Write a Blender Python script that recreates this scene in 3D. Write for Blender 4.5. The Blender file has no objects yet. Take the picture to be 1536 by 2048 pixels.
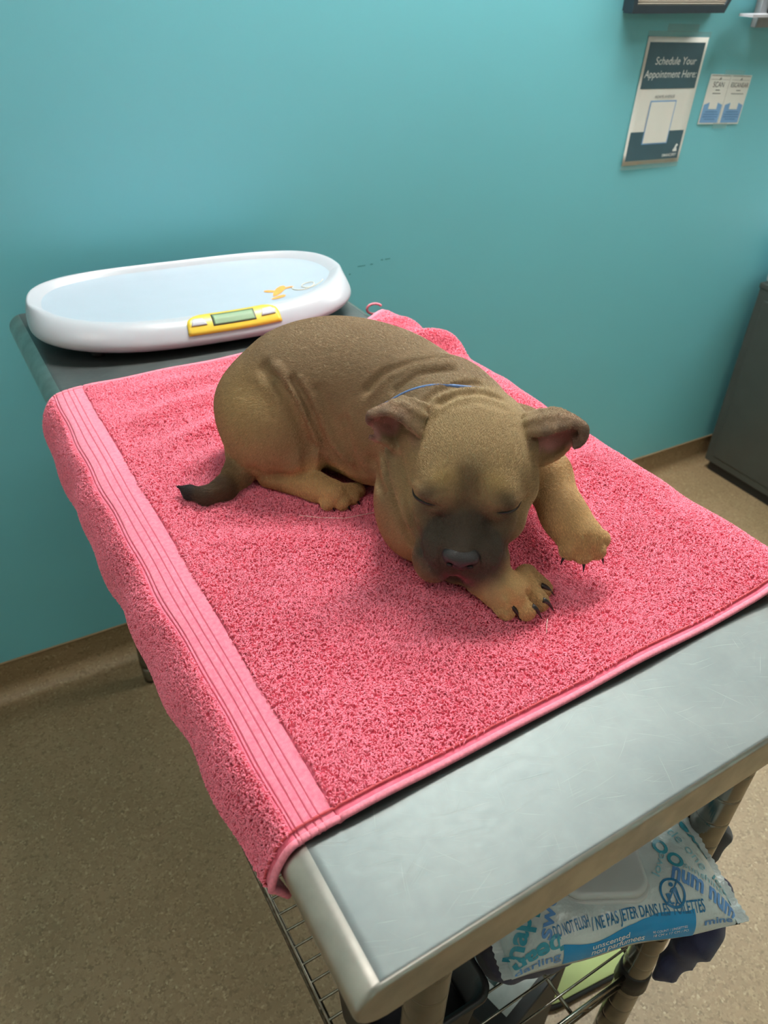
import bpy, bmesh, math, random
import numpy as np
from mathutils import Vector, Matrix

random.seed(7)
rng = np.random.default_rng(7)
scene = bpy.context.scene
COL = scene.collection

# ------------------------------------------------------------------ camera
cam_d = bpy.data.cameras.new('camera')
cam = bpy.data.objects.new('camera', cam_d)
COL.objects.link(cam)
scene.camera = cam
cam_d.sensor_fit = 'VERTICAL'
cam_d.sensor_height = 36.0
cam_d.lens = 1540.0 / 2048.0 * 36.0
cam_d.clip_start = 0.02
CR = ((0.86661161, 0.27610169, -0.41563467),
      (-0.49816711, 0.5263592, -0.68903956),
      (0.02852814, 0.80418521, 0.59369378))
cam.matrix_world = Matrix(((*CR[0], 0.0), (*CR[1], 0.0), (*CR[2], 1.53), (0, 0, 0, 1)))
cam_d.dof.use_dof = True
cam_d.dof.focus_distance = 0.84
cam_d.dof.aperture_fstop = 8.0

# ------------------------------------------------------------------ world, light, exposure
world = bpy.data.worlds.new('world')
scene.world = world
world.use_nodes = True
world.node_tree.nodes['Background'].inputs[0].default_value = (0.8, 0.82, 0.85, 1)
world.node_tree.nodes['Background'].inputs[1].default_value = 0.25
scene.view_settings.view_transform = 'Standard'
scene.view_settings.look = 'None'
scene.view_settings.gamma = 1.0
scene.view_settings.use_curve_mapping = False
scene.view_settings.exposure = 0.92
CEIL = 2.62
scene.cycles.max_bounces = 7
scene.cycles.diffuse_bounces = 4
scene.cycles.glossy_bounces = 4
scene.cycles.transparent_max_bounces = 8
scene.cycles.caustics_reflective = False
scene.cycles.caustics_refractive = False
# ceiling troffers: (x, y, size x, size y, strength); built as lamps further down
TROFFERS = [(1.15, 1.33, 1.2, 0.3, 30.0), (2.9, 1.0, 1.2, 0.6, 9.5), (0.35, -0.95, 1.2, 0.6, 1.8), (-0.55, 0.55, 0.6, 0.6, 3.2)]
LIGHT_COL = (1.0, 0.965, 0.90)

# ------------------------------------------------------------------ helpers
def srgb(r, g, b):
    def f(c):
        c /= 255.0
        return c / 12.92 if c <= 0.04045 else ((c + 0.055) / 1.055) ** 2.4
    return (f(r), f(g), f(b), 1.0)

class NT:
    def __init__(self, name):
        self.m = bpy.data.materials.new(name)
        self.m.use_nodes = True
        self.t = self.m.node_tree
        self.t.nodes.clear()
        self.out = self.n('ShaderNodeOutputMaterial')
        self.b = self.n('ShaderNodeBsdfPrincipled')
        self.l(self.b.outputs[0], self.out.inputs[0])
    def n(self, typ, **kw):
        nd = self.t.nodes.new(typ)
        for k, v in kw.items():
            setattr(nd, k, v)
        return nd
    def l(self, a, b):
        self.t.links.new(a, b)
    def set(self, **kw):
        for k, v in kw.items():
            self.b.inputs[k.replace('_', ' ')].default_value = v
        return self
    def coord(self, kind='Object', scale=(1, 1, 1), rot=(0, 0, 0)):
        tc = self.n('ShaderNodeTexCoord')
        mp = self.n('ShaderNodeMapping')
        mp.inputs['Scale'].default_value = scale
        mp.inputs['Rotation'].default_value = rot
        self.l(tc.outputs[kind], mp.inputs[0])
        return mp.outputs[0]
    def noise(self, vec, scale, detail=2.0, rough=0.5):
        nd = self.n('ShaderNodeTexNoise')
        nd.inputs['Scale'].default_value = scale
        nd.inputs['Detail'].default_value = detail
        nd.inputs['Roughness'].default_value = rough
        if vec is not None:
            self.l(vec, nd.inputs['Vector'])
        return nd.outputs['Fac']
    def ramp(self, fac, stops, interp='LINEAR'):
        r = self.n('ShaderNodeValToRGB')
        r.color_ramp.interpolation = interp
        e = r.color_ramp.elements
        while len(e) < len(stops):
            e.new(0.5)
        for el, (p, c) in zip(e, stops):
            el.position = p
            el.color = c if len(c) == 4 else (*c, 1)
        self.l(fac, r.inputs[0])
        return r.outputs[0]
    def mix(self, fac, a, b, mode='MIX'):
        nd = self.n('ShaderNodeMix', data_type='RGBA', blend_type=mode)
        for s, v in ((nd.inputs[0], fac), (nd.inputs[6], a), (nd.inputs[7], b)):
            if hasattr(v, 'is_output'):
                self.l(v, s)
            else:
                s.default_value = v
        return nd.outputs[2]
    def math(self, op, a, b=None, clamp=False):
        nd = self.n('ShaderNodeMath', operation=op, use_clamp=clamp)
        for s, v in ((nd.inputs[0], a), (nd.inputs[1], b)):
            if v is None:
                continue
            if hasattr(v, 'is_output'):
                self.l(v, s)
            else:
                s.default_value = v
        return nd.outputs[0]
    def bump(self, h, strength=0.3, dist=0.002):
        nd = self.n('ShaderNodeBump')
        nd.inputs['Strength'].default_value = strength
        nd.inputs['Distance'].default_value = dist
        self.l(h, nd.inputs['Height'])
        self.l(nd.outputs[0], self.b.inputs['Normal'])
        return nd
    def color(self, sock):
        self.l(sock, self.b.inputs['Base Color'])

def plain(name, col, rough=0.5, metal=0.0, nscale=60.0, namt=0.08, bump=0.0, spec=0.5, coat=0.0):
    """a simple painted / plastic / metal surface with a little procedural unevenness"""
    t = NT(name)
    v = t.coord('Object')
    f = t.noise(v, nscale, 3.0)
    lo = tuple(c * (1 - namt) for c in col[:3]) + (1,)
    hi = tuple(min(1, c * (1 + namt)) for c in col[:3]) + (1,)
    t.color(t.ramp(f, [(0.3, lo), (0.7, hi)]))
    t.set(Roughness=rough, Metallic=metal)
    t.b.inputs['Specular IOR Level'].default_value = spec
    t.b.inputs['Coat Weight'].default_value = coat
    if bump:
        t.bump(f, bump, 0.001)
    return t.m

def obj(name, me, mat=None, parent=None, smooth=False):
    o = bpy.data.objects.new(name, me)
    COL.objects.link(o)
    if mat is not None:
        me.materials.append(mat)
    if parent is not None:
        o.parent = parent
    if smooth and hasattr(me, 'polygons') and len(me.polygons):
        me.polygons.foreach_set('use_smooth', [True] * len(me.polygons))
    return o

def mesh(name, verts, faces):
    me = bpy.data.meshes.new(name)
    me.from_pydata([tuple(map(float, v)) for v in verts], [], [tuple(map(int, f)) for f in faces])
    me.update()
    return me

def thing(name, label, cat, loc=(0, 0, 0), rz=0.0, group=None):
    o = bpy.data.objects.new(name, None)
    o.empty_display_size = 0.05
    COL.objects.link(o)
    o.location = loc
    o.rotation_euler = (0, 0, rz)
    tag(o, label, cat, group)
    return o

def tag(o, label, cat, group=None):
    o['label'] = label
    o['category'] = cat
    if group:
        o['group'] = group
    return o

def structure(o, label=None):
    o['kind'] = 'structure'
    if label:
        o['label'] = label
    return o

def bm_mesh(bm, name):
    me = bpy.data.meshes.new(name)
    bmesh.ops.recalc_face_normals(bm, faces=bm.faces)
    bm.to_mesh(me)
    bm.free()
    return me

def box_bm(c, s, bevel=0.0, seg=2, bm=None):
    own = bm is None
    bm = bm or bmesh.new()
    r = bmesh.ops.create_cube(bm, size=1.0)
    vs = r['verts']
    for v in vs:
        v.co = Vector((c[0] + v.co.x * s[0], c[1] + v.co.y * s[1], c[2] + v.co.z * s[2]))
    if bevel:
        es = list({e for v in vs for e in v.link_edges})
        bmesh.ops.bevel(bm, geom=es, offset=bevel, segments=seg, affect='EDGES', profile=0.5)
    return bm

def box(name, c, s, mat, parent=None, bevel=0.0, seg=2, smooth=False):
    return obj(name, bm_mesh(box_bm(c, s, bevel, seg), name), mat, parent, smooth)

def sweep_arrays(path, rad, seg=8, closed=False, caps=True):
    """tube along a polyline, radius scalar or per point -> verts, faces"""
    P = [Vector(p) for p in path]
    n = len(P)
    R = rad if hasattr(rad, '__len__') else [rad] * n
    T = []
    for i in range(n):
        if closed:
            d = P[(i + 1) % n] - P[i - 1]
        else:
            d = P[min(i + 1, n - 1)] - P[max(i - 1, 0)]
        T.append(d.normalized())
    ref = Vector((0, 0, 1)) if abs(T[0].z) < 0.9 else Vector((1, 0, 0))
    N = (ref - T[0] * ref.dot(T[0])).normalized()
    V, F = [], []
    for i in range(n):
        N = (N - T[i] * N.dot(T[i])).normalized()
        B = T[i].cross(N)
        for k in range(seg):
            a = 2 * math.pi * k / seg
            V.append(P[i] + (N * math.cos(a) + B * math.sin(a)) * R[i])
    m = n if closed else n - 1
    for i in range(m):
        j = (i + 1) % n
        for k in range(seg):
            k2 = (k + 1) % seg
            F.append((i * seg + k, i * seg + k2, j * seg + k2, j * seg + k))
    if caps and not closed:
        F.append(tuple(range(seg - 1, -1, -1)))
        F.append(tuple((n - 1) * seg + k for k in range(seg)))
    return V, F

def tube(name, path, rad, mat, parent=None, seg=8, closed=False):
    V, F = sweep_arrays(path, rad, seg, closed)
    return obj(name, mesh(name, V, F), mat, parent, True)

def prism(name, poly, axis_from, axis_to, mat, parent=None, smooth=False):
    """poly: list of Vector-like 3D points at one end, translated by (axis_to-axis_from) for the other"""
    d = Vector(axis_to) - Vector(axis_from)
    n = len(poly)
    V = [Vector(p) for p in poly] + [Vector(p) + d for p in poly]
    F = [tuple(range(n - 1, -1, -1)), tuple(range(n, 2 * n))]
    F += [(i, (i + 1) % n, n + (i + 1) % n, n + i) for i in range(n)]
    bm = bmesh.new()
    vs = [bm.verts.new(v) for v in V]
    for f in F:
        bm.faces.new([vs[i] for i in f])
    return obj(name, bm_mesh(bm, name), mat, parent, smooth)

def text_mesh(body, size=1.0, bold=0.0, shear=0.0, align='CENTER', spacing=1.0):
    """flat lettering as triangles in the xy plane -> verts (N,2), faces"""
    c = bpy.data.curves.new('lettering', 'FONT')
    c.body = body
    c.size = size
    c.offset = bold
    c.shear = shear
    c.align_x = align
    c.align_y = 'CENTER'
    c.space_character = spacing
    c.resolution_u = 4
    o = bpy.data.objects.new('lettering', c)
    COL.objects.link(o)
    dg = bpy.context.evaluated_depsgraph_get()
    me = bpy.data.meshes.new_from_object(o.evaluated_get(dg))
    V = np.array([v.co[:] for v in me.vertices]).reshape(-1, 3)
    F = [tuple(p.vertices) for p in me.polygons]
    bpy.data.objects.remove(o)
    bpy.data.curves.remove(c)
    bpy.data.meshes.remove(me)
    return V, F

def lettering(name, body, size, fn, mat, parent, bold=0.0, shear=0.0, align='CENTER', spacing=1.0, xscale=1.0):
    V, F = text_mesh(body, size, bold, shear, align, spacing)
    if len(V) == 0:
        return None
    return obj(name, mesh(name, [fn(x * xscale, y) for x, y, _ in V], F), mat, parent)

# local frames ------------------------------------------------------
TOP = 0.97                                   # table top height
_ta = math.radians(0.9)
def TL(u, v, z=0.0):                         # table frame: u across, v along, z above the top
    c, s = math.cos(_ta), math.sin(_ta)
    return Vector((0.130 + u * c - v * s, 0.206 + u * s + v * c, TOP + z))
_wa = math.radians(-0.95)
def WL(s_, z, d=0.0):                        # wall frame: s along the wall, z height, d out from the wall
    c, s = math.cos(_wa), math.sin(_wa)
    return Vector((s_ * c + d * s, 1.548 + s_ * s - d * c, z))

# ------------------------------------------------------------------ structure: the room
def wall_material(name, col):
    t = NT(name)
    v = t.coord('Object')
    big = t.noise(v, 1.3, 3.0)
    fine = t.noise(v, 420.0, 2.0)
    c = t.mix(big, tuple(x * 0.95 for x in col[:3]) + (1,), tuple(min(1, x * 1.05) for x in col[:3]) + (1,))
    t.color(c)
    t.set(Roughness=0.42)
    t.b.inputs['Specular IOR Level'].default_value = 0.4
    t.bump(fine, 0.12, 0.0006)
    return t.m

M_TEAL = wall_material('teal_paint', srgb(114, 190, 202))
M_CREAM = wall_material('cream_paint', srgb(205, 205, 196))

def quad_wall(name, p, mat, thick_dir):
    """a slab from four corner points, thickened along thick_dir"""
    return prism(name, p, (0, 0, 0), thick_dir, mat)

XL, XR, YF = -1.15, 4.2, -2.0
o = quad_wall('wall_back', [WL(XL, 0), WL(XR, 0), WL(XR, CEIL), WL(XL, CEIL)], M_TEAL, (0, 0.1, 0))
structure(o, 'teal painted wall behind the steel table')
o = quad_wall('wall_left', [(XL, YF, 0), (XL, 1.7, 0), (XL, 1.7, CEIL), (XL, YF, CEIL)], M_CREAM, (-0.1, 0, 0))
structure(o)
o = quad_wall('wall_right', [(XR, YF, 0), (XR, 1.7, 0), (XR, 1.7, CEIL), (XR, YF, CEIL)], M_CREAM, (0.1, 0, 0))
structure(o)
o = quad_wall('wall_front', [(XL, YF, 0), (XR, YF, 0), (XR, YF, CEIL), (XL, YF, CEIL)], M_CREAM, (0, -0.1, 0))
structure(o)

def floor_material():
    t = NT('speckled_vinyl')
    v = t.coord('Object')
    vo = t.n('ShaderNodeTexVoronoi')
    vo.inputs['Scale'].default_value = 240.0
    t.l(v, vo.inputs['Vector'])
    sep = t.n('ShaderNodeSeparateColor')
    t.l(vo.outputs['Color'], sep.inputs[0])
    chips = t.ramp(sep.outputs[0], [(0.0, srgb(122, 101, 73)), (0.25, srgb(134, 112, 82)), (0.5, srgb(148, 126, 96)),
                                    (0.75, srgb(156, 134, 102)), (0.95, srgb(174, 153, 121))], 'CONSTANT')
    big = t.noise(v, 5.0, 4.0)
    base = t.ramp(big, [(0.3, srgb(134, 112, 82)), (0.7, srgb(152, 128, 98))])
    mp = t.noise(v, 60.0, 4.0, 0.7)
    mask = t.ramp(mp, [(0.42, (0, 0, 0)), (0.58, (1, 1, 1))])
    t.color(t.mix(mask, base, chips))
    t.set(Roughness=0.45)
    t.bump(t.noise(v, 240.0, 2.0), 0.08, 0.0005)
    return t.m
M_FLOOR = floor_material()
o = prism('floor', [(XL, YF, 0), (XR, YF, 0), (XR, 1.75, 0), (XL, 1.75, 0)], (0, 0, 0), (0, 0, -0.05), M_FLOOR)
structure(o, 'tan speckled sheet vinyl floor')

def ceiling_material():
    t = NT('ceiling_tile')
    v = t.coord('Object')
    t.color(t.ramp(t.noise(v, 90.0, 4.0), [(0.35, srgb(196, 194, 188)), (0.65, srgb(212, 210, 205))]))
    t.set(Roughness=0.9)
    return t.m
o = prism('ceiling', [(XL, YF, CEIL), (XR, YF, CEIL), (XR, 1.75, CEIL), (XL, 1.75, CEIL)], (0, 0, 0), (0, 0, 0.05), ceiling_material())
structure(o)

# coved base: the floor vinyl runs up the wall and ends in a thin cap strip
def cove():
    prof = [(0.0005, 0.102), (0.004, 0.102), (0.004, 0.040)]
    for k in range(1, 9):
        a = math.radians(90 * k / 8)
        prof.append((0.004 + 0.036 * (1 - math.cos(a)), 0.040 - 0.0395 * math.sin(a)))
    prof.append((0.0005, 0.0005))
    V, F = [], []
    for s_ in (XL + 0.001, XR - 0.03):
        V += [WL(s_, z, d) for d, z in prof]
    n = len(prof)
    F = [(i, (i + 1) % n, n + (i + 1) % n, n + i) for i in range(n)]
    F += [tuple(range(n)), tuple(range(2 * n - 1, n - 1, -1))]
    return mesh('baseboard_back', V, F)
base = obj('baseboard_back', cove(), M_FLOOR)
structure(base, 'coved vinyl base running up the teal wall')
M_CAP = plain('cove_cap', srgb(128, 106, 78), 0.4)
capo = prism('cap_strip', [WL(XL + .001, 0.1025, 0.0004), WL(XL + .001, 0.1025, 0.006), WL(XL + .001, 0.107, 0.006), WL(XL + .001, 0.107, 0.0004)],
             WL(XL + .001, 0), WL(XR - .03, 0), M_CAP, base)

# ceiling lamps: prismatic troffers let into the ceiling
M_FRAME = plain('lamp_frame', srgb(235, 235, 232), 0.5)
def emit_material(strength):
    t = NT('lamp_diffuser')
    v = t.coord('Object')
    t.set(Roughness=0.6)
    t.color(t.ramp(t.noise(v, 200.0, 1.0), [(0.4, (0.85, 0.85, 0.85)), (0.6, (0.95, 0.95, 0.95))]))
    t.b.inputs['Emission Color'].default_value = (*LIGHT_COL, 1)
    t.b.inputs['Emission Strength'].default_value = strength
    return t.m
for i, (lx, ly, sx, sy, st) in enumerate(TROFFERS):
    lb = ['long ceiling light panel above the right of the table', 'ceiling light panel above the dark cabinet', 'ceiling light panel in front of the table', 'small square ceiling light panel left of the table'][i]
    t = thing('ceiling_light', lb, 'light', (lx, ly, CEIL))
    bm = bmesh.new()
    for cx, cy, wx, wy in ((0, sy / 2 + .012, sx + .05, .024), (0, -sy / 2 - .012, sx + .05, .024), (sx / 2 + .0125, 0, .025, sy), (-sx / 2 - .0125, 0, .025, sy)):
        box_bm((cx, cy, -0.008), (wx, wy, 0.016), bm=bm)
    obj('frame', bm_mesh(bm, 'frame'), M_FRAME, t)
    box('diffuser', (0, 0, -0.005), (sx, sy, 0.008), emit_material(st), t)

# ------------------------------------------------------------------ the steel table
def steel_material():
    t = NT('scratched_steel')
    v = t.coord('Object')
    masks = []
    for k, (rot, sc, th) in enumerate([(0.35, 1.0, 0.725), (-0.5, 0.8, 0.745), (1.1, 0.7, 0.75), (0.12, 1.2, 0.725), (-1.2, 1.1, 0.75), (0.62, 1.4, 0.73)]):
        tc = t.n('ShaderNodeTexCoord')
        mp = t.n('ShaderNodeMapping')
        mp.inputs['Location'].default_value = (k * 3.7, k * 1.9, 0)
        mp.inputs['Rotation'].default_value = (0, 0, rot)
        t.l(tc.outputs['Object'], mp.inputs[0])
        # bend the scratches a little
        wob = t.n('ShaderNodeTexNoise')
        wob.inputs['Scale'].default_value = 6.0
        t.l(mp.outputs[0], wob.inputs['Vector'])
        ad = t.n('ShaderNodeVectorMath', operation='MULTIPLY_ADD')
        t.l(wob.outputs['Color'], ad.inputs[0])
        ad.inputs[1].default_value = (0.0, 0.05, 0.0)
        t.l(mp.outputs[0], ad.inputs[2])
        mp2 = t.n('ShaderNodeMapping')
        mp2.inputs['Scale'].default_value = (13 * sc, 1500 * sc, 1)
        t.l(ad.outputs[0], mp2.inputs[0])
        f = t.noise(mp2.outputs[0], 1.0, 1.0)
        masks.append(t.ramp(f, [(th, (0, 0, 0)), (th + 0.05, (1, 1, 1))]))
    m = masks[0]
    for q in masks[1:]:
        m = t.mix(1.0, m, q, 'LIGHTEN')
    haze = t.noise(v, 9.0, 5.0, 0.65)
    spots = t.noise(v, 130.0, 3.0, 0.6)
    fine_v = t.coord('Object', (60, 1500, 60))
    fine = t.noise(fine_v, 1.0, 2.0)
    basec = t.ramp(haze, [(0.3, srgb(94, 99, 99)), (0.7, srgb(114, 118, 117))])
    c = t.mix(t.math('MULTIPLY', m, 0.6), basec, srgb(168, 168, 165))
    t.color(c)
    t.set(Metallic=0.92)
    r = t.math('ADD', t.math('MULTIPLY', haze, 0.16), 0.38)
    r = t.math('ADD', r, t.math('MULTIPLY', spots, 0.10))
    r = t.math('ADD', r, t.math('MULTIPLY', m, 0.12), True)
    t.l(r, t.b.inputs['Roughness'])
    h = t.math('ADD', t.math('MULTIPLY', fine, 0.15), t.math('MULTIPLY', spots, 0.35))
    h = t.math('SUBTRACT', h, t.math('MULTIPLY', m, 0.8))
    t.bump(h, 0.25, 0.0004)
    return t.m
M_STEEL = steel_material()
def brushed(name, col, rough=0.3, metal=1.0):
    t = NT(name)
    v = t.coord('Object', (40, 40, 900))
    f = t.noise(v, 1.0, 2.0)
    g = t.noise(t.coord('Object'), 35.0, 4.0)
    t.color(t.mix(t.ramp(g, [(0.35, (0, 0, 0)), (0.75, (1, 1, 1))]), col, tuple(x * 0.72 for x in col[:3]) + (1,)))
    t.set(Metallic=metal)
    t.l(t.math('ADD', t.math('MULTIPLY', g, 0.2), rough - 0.08), t.b.inputs['Roughness'])
    t.bump(f, 0.1, 0.0003)
    return t.m
M_EDGE = brushed('brushed_edge_steel', srgb(190, 186, 179), 0.34)
M_POST = brushed('galvanised_post', srgb(150, 148, 142), 0.20)
M_CHROME = plain('wire_chrome', srgb(150, 145, 135), 0.22, 1.0, 90, 0.25)
M_DARKWIRE = plain('wire_tarnished', srgb(96, 88, 76), 0.33, 0.95, 120, 0.4)
M_BLACKP = plain('black_plastic', srgb(24, 24, 25), 0.45, 0.0, 40, 0.2)

table = thing('steel_table', 'stainless steel work table with rounded edges, tube legs and a wire shelf', 'table', TL(0.276, 0.63, -TOP), _ta)
_tm = Matrix.Translation(table.location) @ Matrix.Rotation(_ta, 4, 'Z')
_tinv = _tm.inverted()
def T2(u, v, z=0.0):   # table-frame point in the table empty's coordinates (z above the table top)
    return _tinv @ TL(u, v, z)

UW, VL = 0.552, 1.262  # flat top, inside the rounded edges
prof = []              # half section from the flat top round the bullnose and under
for k in range(0, 17):
    a = math.radians(180 * k / 16)
    prof.append((-0.026 * math.sin(a), -0.0255 + 0.0255 * math.cos(a)))
prof += [(0.014, -0.051), (0.014, -0.049)]
hold = [(0.0015, 0.0), (0.006, 0.0), (0.05, 0.0)]                   # keep the flat top flat
prof = list(reversed(hold)) + prof
sec = [(p[0], p[1]) for p in reversed(prof)]                       # left side, bottom to top
sec += [(UW - p[0], p[1]) for p in prof]                           # right side, top to bottom
rows = []
for k in range(7):                     # eased front and back edges, 5 mm radius
    a = math.radians(90 * (1 - k / 6))
    rows.append((-0.0185 + 0.005 * (1 - math.sin(a)), 0.005 * (1 - math.cos(a))))
rows = rows + [(-0.0125, 0), (-0.006, 0), (0.05, 0), (0.2, 0), (0.5, 0), (0.9, 0), (1.2, 0), (VL + 0.006, 0), (VL + 0.0125, 0)] + [(VL - v, sh) for v, sh in reversed(rows)]
V, F = [], []
n = len(sec)
for v, sh in rows:
    for (u, z) in sec:
        zz = z - sh * (1.0 if z > -0.012 else (0.5 if z > -0.03 else 0.0))
        uu = u + (sh * 0.6 if u < -0.001 else (-sh * 0.6 if u > UW + 0.001 else 0))
        V.append(T2(uu, v, zz))
for i in range(len(rows) - 1):
    for k in range(n - 1):
        F.append((i * n + k, i * n + k + 1, (i + 1) * n + k + 1, (i + 1) * n + k))
F.append(tuple(range(n - 1, -1, -1)))
F.append(tuple((len(rows) - 1) * n + k for k in range(n)))
bm = bmesh.new()
vs = [bm.verts.new(v) for v in V]
bm.faces.ensure_lookup_table()
for f in F:
    bm.faces.new([vs[i] for i in f])
me = bm_mesh(bm, 'table_top')
me.materials.append(M_STEEL)
me.materials.append(M_EDGE)
top = bpy.data.objects.new('table_top', me)
COL.objects.link(top)
top.parent = table
for p in me.polygons:
    nz = p.normal.z
    p.use_smooth = abs(p.normal.y) < 0.98
    p.material_index = 0 if nz > 0.985 else 1
# under-frame
bm = bmesh.new()
for u0 in (0.075, UW - 0.079):
    c = T2(u0, VL / 2, -0.062)
    box_bm(c, (0.04, VL - 0.1, 0.022), 0.002, 1, bm)
obj('under_rail', bm_mesh(bm, 'under_rail'), M_EDGE, table)

SHELF = 0.33
LEG_U = (0.075, 0.473)
LEG_V = (0.028, VL - 0.04)
def leg_mesh():
    zt = TOP - 0.052
    Z, R = [], []
    r = 0.0205
    def ring(z, rr):
        Z.append(z); R.append(rr)
    ring(0.0, 0.012); ring(0.004, 0.017); ring(0.03, 0.019); ring(0.05, 0.019); ring(0.052, 0.0165); ring(0.056, 0.0165); ring(0.06, r)
    z = 0.1
    while z < zt - 0.02:
        for dz, rr in ((-0.0045, r), (-0.0014, r), (-0.0005, r - 0.0006), (0.0005, r - 0.0006), (0.0014, r), (0.0045, r)):
            ring(z + dz, rr)
        z += 0.0455
    ring(zt, r)
    seg = 28
    V = [(R[i] * math.cos(2 * math.pi * k / seg), R[i] * math.sin(2 * math.pi * k / seg), Z[i]) for i in range(len(Z)) for k in range(seg)]
    F = [(i * seg + k, i * seg + (k + 1) % seg, (i + 1) * seg + (k + 1) % seg, (i + 1) * seg + k) for i in range(len(Z) - 1) for k in range(seg)]
    F += [tuple(range(seg - 1, -1, -1)), tuple((len(Z) - 1) * seg + k for k in range(seg))]
    return mesh('leg', V, F)
leg_me = leg_mesh()
collar_V, collar_F = sweep_arrays([(0, 0, z) for z in (-0.03, -0.028, 0.012, 0.014)], [0.0215, 0.0245, 0.0225, 0.0208], 20)
collar_me = mesh('shelf_collar', collar_V, collar_F)
for i, (u, v) in enumerate([(a, b) for b in LEG_V for a in LEG_U]):
    l = obj('leg', leg_me, M_POST if i == 0 else None, table, True)
    l.location = T2(u, v, -TOP)
    c = obj('shelf_collar', collar_me, M_BLACKP if i == 0 else None, l, True)
    c.location = (0, 0, SHELF)

# wire shelf: rails all round, cross wires, two long runners
shelf = bpy.data.objects.new('wire_shelf', None)
COL.objects.link(shelf)
shelf.parent = table
u0, u1, v0, v1 = LEG_U[0] - 0.020, LEG_U[1] + 0.020, LEG_V[0] - 0.0, LEG_V[1] + 0.0
def S(u, v, z=0.0):
    return T2(u, v, SHELF - TOP + z)
def rail(a, b):
    d = b - a
    L = d.length
    nn = int(L / 0.032)
    tube('rail_rod', [a + Vector((0, 0, 0.004)), b + Vector((0, 0, 0.004))], 0.0034, M_CHROME, shelf)
    tube('rail_rod', [a - Vector((0, 0, 0.026)), b - Vector((0, 0, 0.026))], 0.003, M_DARKWIRE, shelf)
    path = []
    for k in range(nn * 4 + 1):
        s_ = k / (nn * 4)
        z = -0.011 - 0.0135 * math.cos(k / 4 * 2 * math.pi / 2)
        path.append(a + d * s_ + Vector((0, 0, z)))
    tube('truss_wire', path, 0.0019, M_DARKWIRE, shelf, 6)
rail(S(u0, v0), S(u1, v0)); rail(S(u0, v1), S(u1, v1)); rail(S(u0, v0), S(u0, v1)); rail(S(u1, v0), S(u1, v1))
V_, F_ = sweep_arrays([S(u0, 0.0) - S(u0, 0.0), S(u1, 0) - S(u0, 0)], 0.0019, 6)
wire_me = mesh('wire', V_, F_)
k = 0
v = v0 + 0.0275
while v < v1 - 0.01:
    w = obj('wire', wire_me, M_CHROME if k == 0 else None, shelf, True)
    w.location = S(u0, v, 0.0065)
    v += 0.0275
    k += 1
for uu in (u0 + 0.14, u1 - 0.14):
    tube('runner', [S(uu, v0 + .004, 0.0), S(uu, v1 - .004, 0.0)], 0.0032, M_CHROME, shelf)

# ------------------------------------------------------------------ towel
def catmull(P, n):
    P = np.array(P, float)
    P = np.vstack([2 * P[0] - P[1], P, 2 * P[-1] - P[-2]])
    out = []
    m = len(P) - 3
    for i in range(m):
        t = np.linspace(0, 1, n, endpoint=False)[:, None]
        p0, p1, p2, p3 = P[i:i + 4]
        out.append(0.5 * ((2 * p1) + (-p0 + p2) * t + (2 * p0 - 5 * p1 + 4 * p2 - p3) * t ** 2 + (-p0 + 3 * p1 - 3 * p2 + p3) * t ** 3))
    out.append(P[-2][None, :])
    return np.vstack(out)

def resample(P, S_):
    d = np.r_[0, np.cumsum(np.linalg.norm(np.diff(P, axis=0), axis=1))]
    return np.stack([np.interp(S_, d, P[:, k]) for k in range(P.shape[1])], 1), d[-1]

TW_V0, TW_V1 = 0.101, 0.922         # front and back edge of the towel on the table
def towel_section(t):
    """(u, z) section across the table at t = 0 (front) .. 1 (back)"""
    wob = 0.004 * math.sin(7.0 * t + 0.6) + 0.002 * math.sin(15 * t)
    tuck = 0.013 * (1 - t) ** 9
    drop = np.interp(t, [0, .12, .4, .8, 1], [0.066, 0.072, 0.092, 0.104, 0.094]) + 0.003 * math.sin(23 * t)
    bul = np.interp(t, [0, .08, .3, .7, 1], [-0.001, 0.000, 0.007, 0.009, 0.000]) + wob * 0.5
    L = [(-0.034 - bul * 0.75 + tuck, -drop), (-0.036 - bul + tuck * 0.3, -drop * 0.72), (-0.036 - bul * 0.9, -0.042), (-0.031 - bul * 0.45, -0.018),
         (-0.019 - bul * 0.1, 0.001), (0.0, 0.0065), (0.03, 0.0075), (0.08, 0.0075)]
    rb = np.interp(t, [0, .3, .6, .85, 1], [0.026, 0.016, 0.012, 0.004, -0.01])
    Rr = [(0.47, 0.0075), (0.53, 0.010), (0.565, 0.016), (0.592 + rb * 0.6, 0.012), (0.606 + rb, -0.006), (0.608 + rb, -0.03), (0.602 + rb, -0.062)]
    mid = [(u, 0.0075) for u in np.linspace(0.14, 0.42, 6)]
    return catmull(L + mid + Rr, 10)

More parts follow.
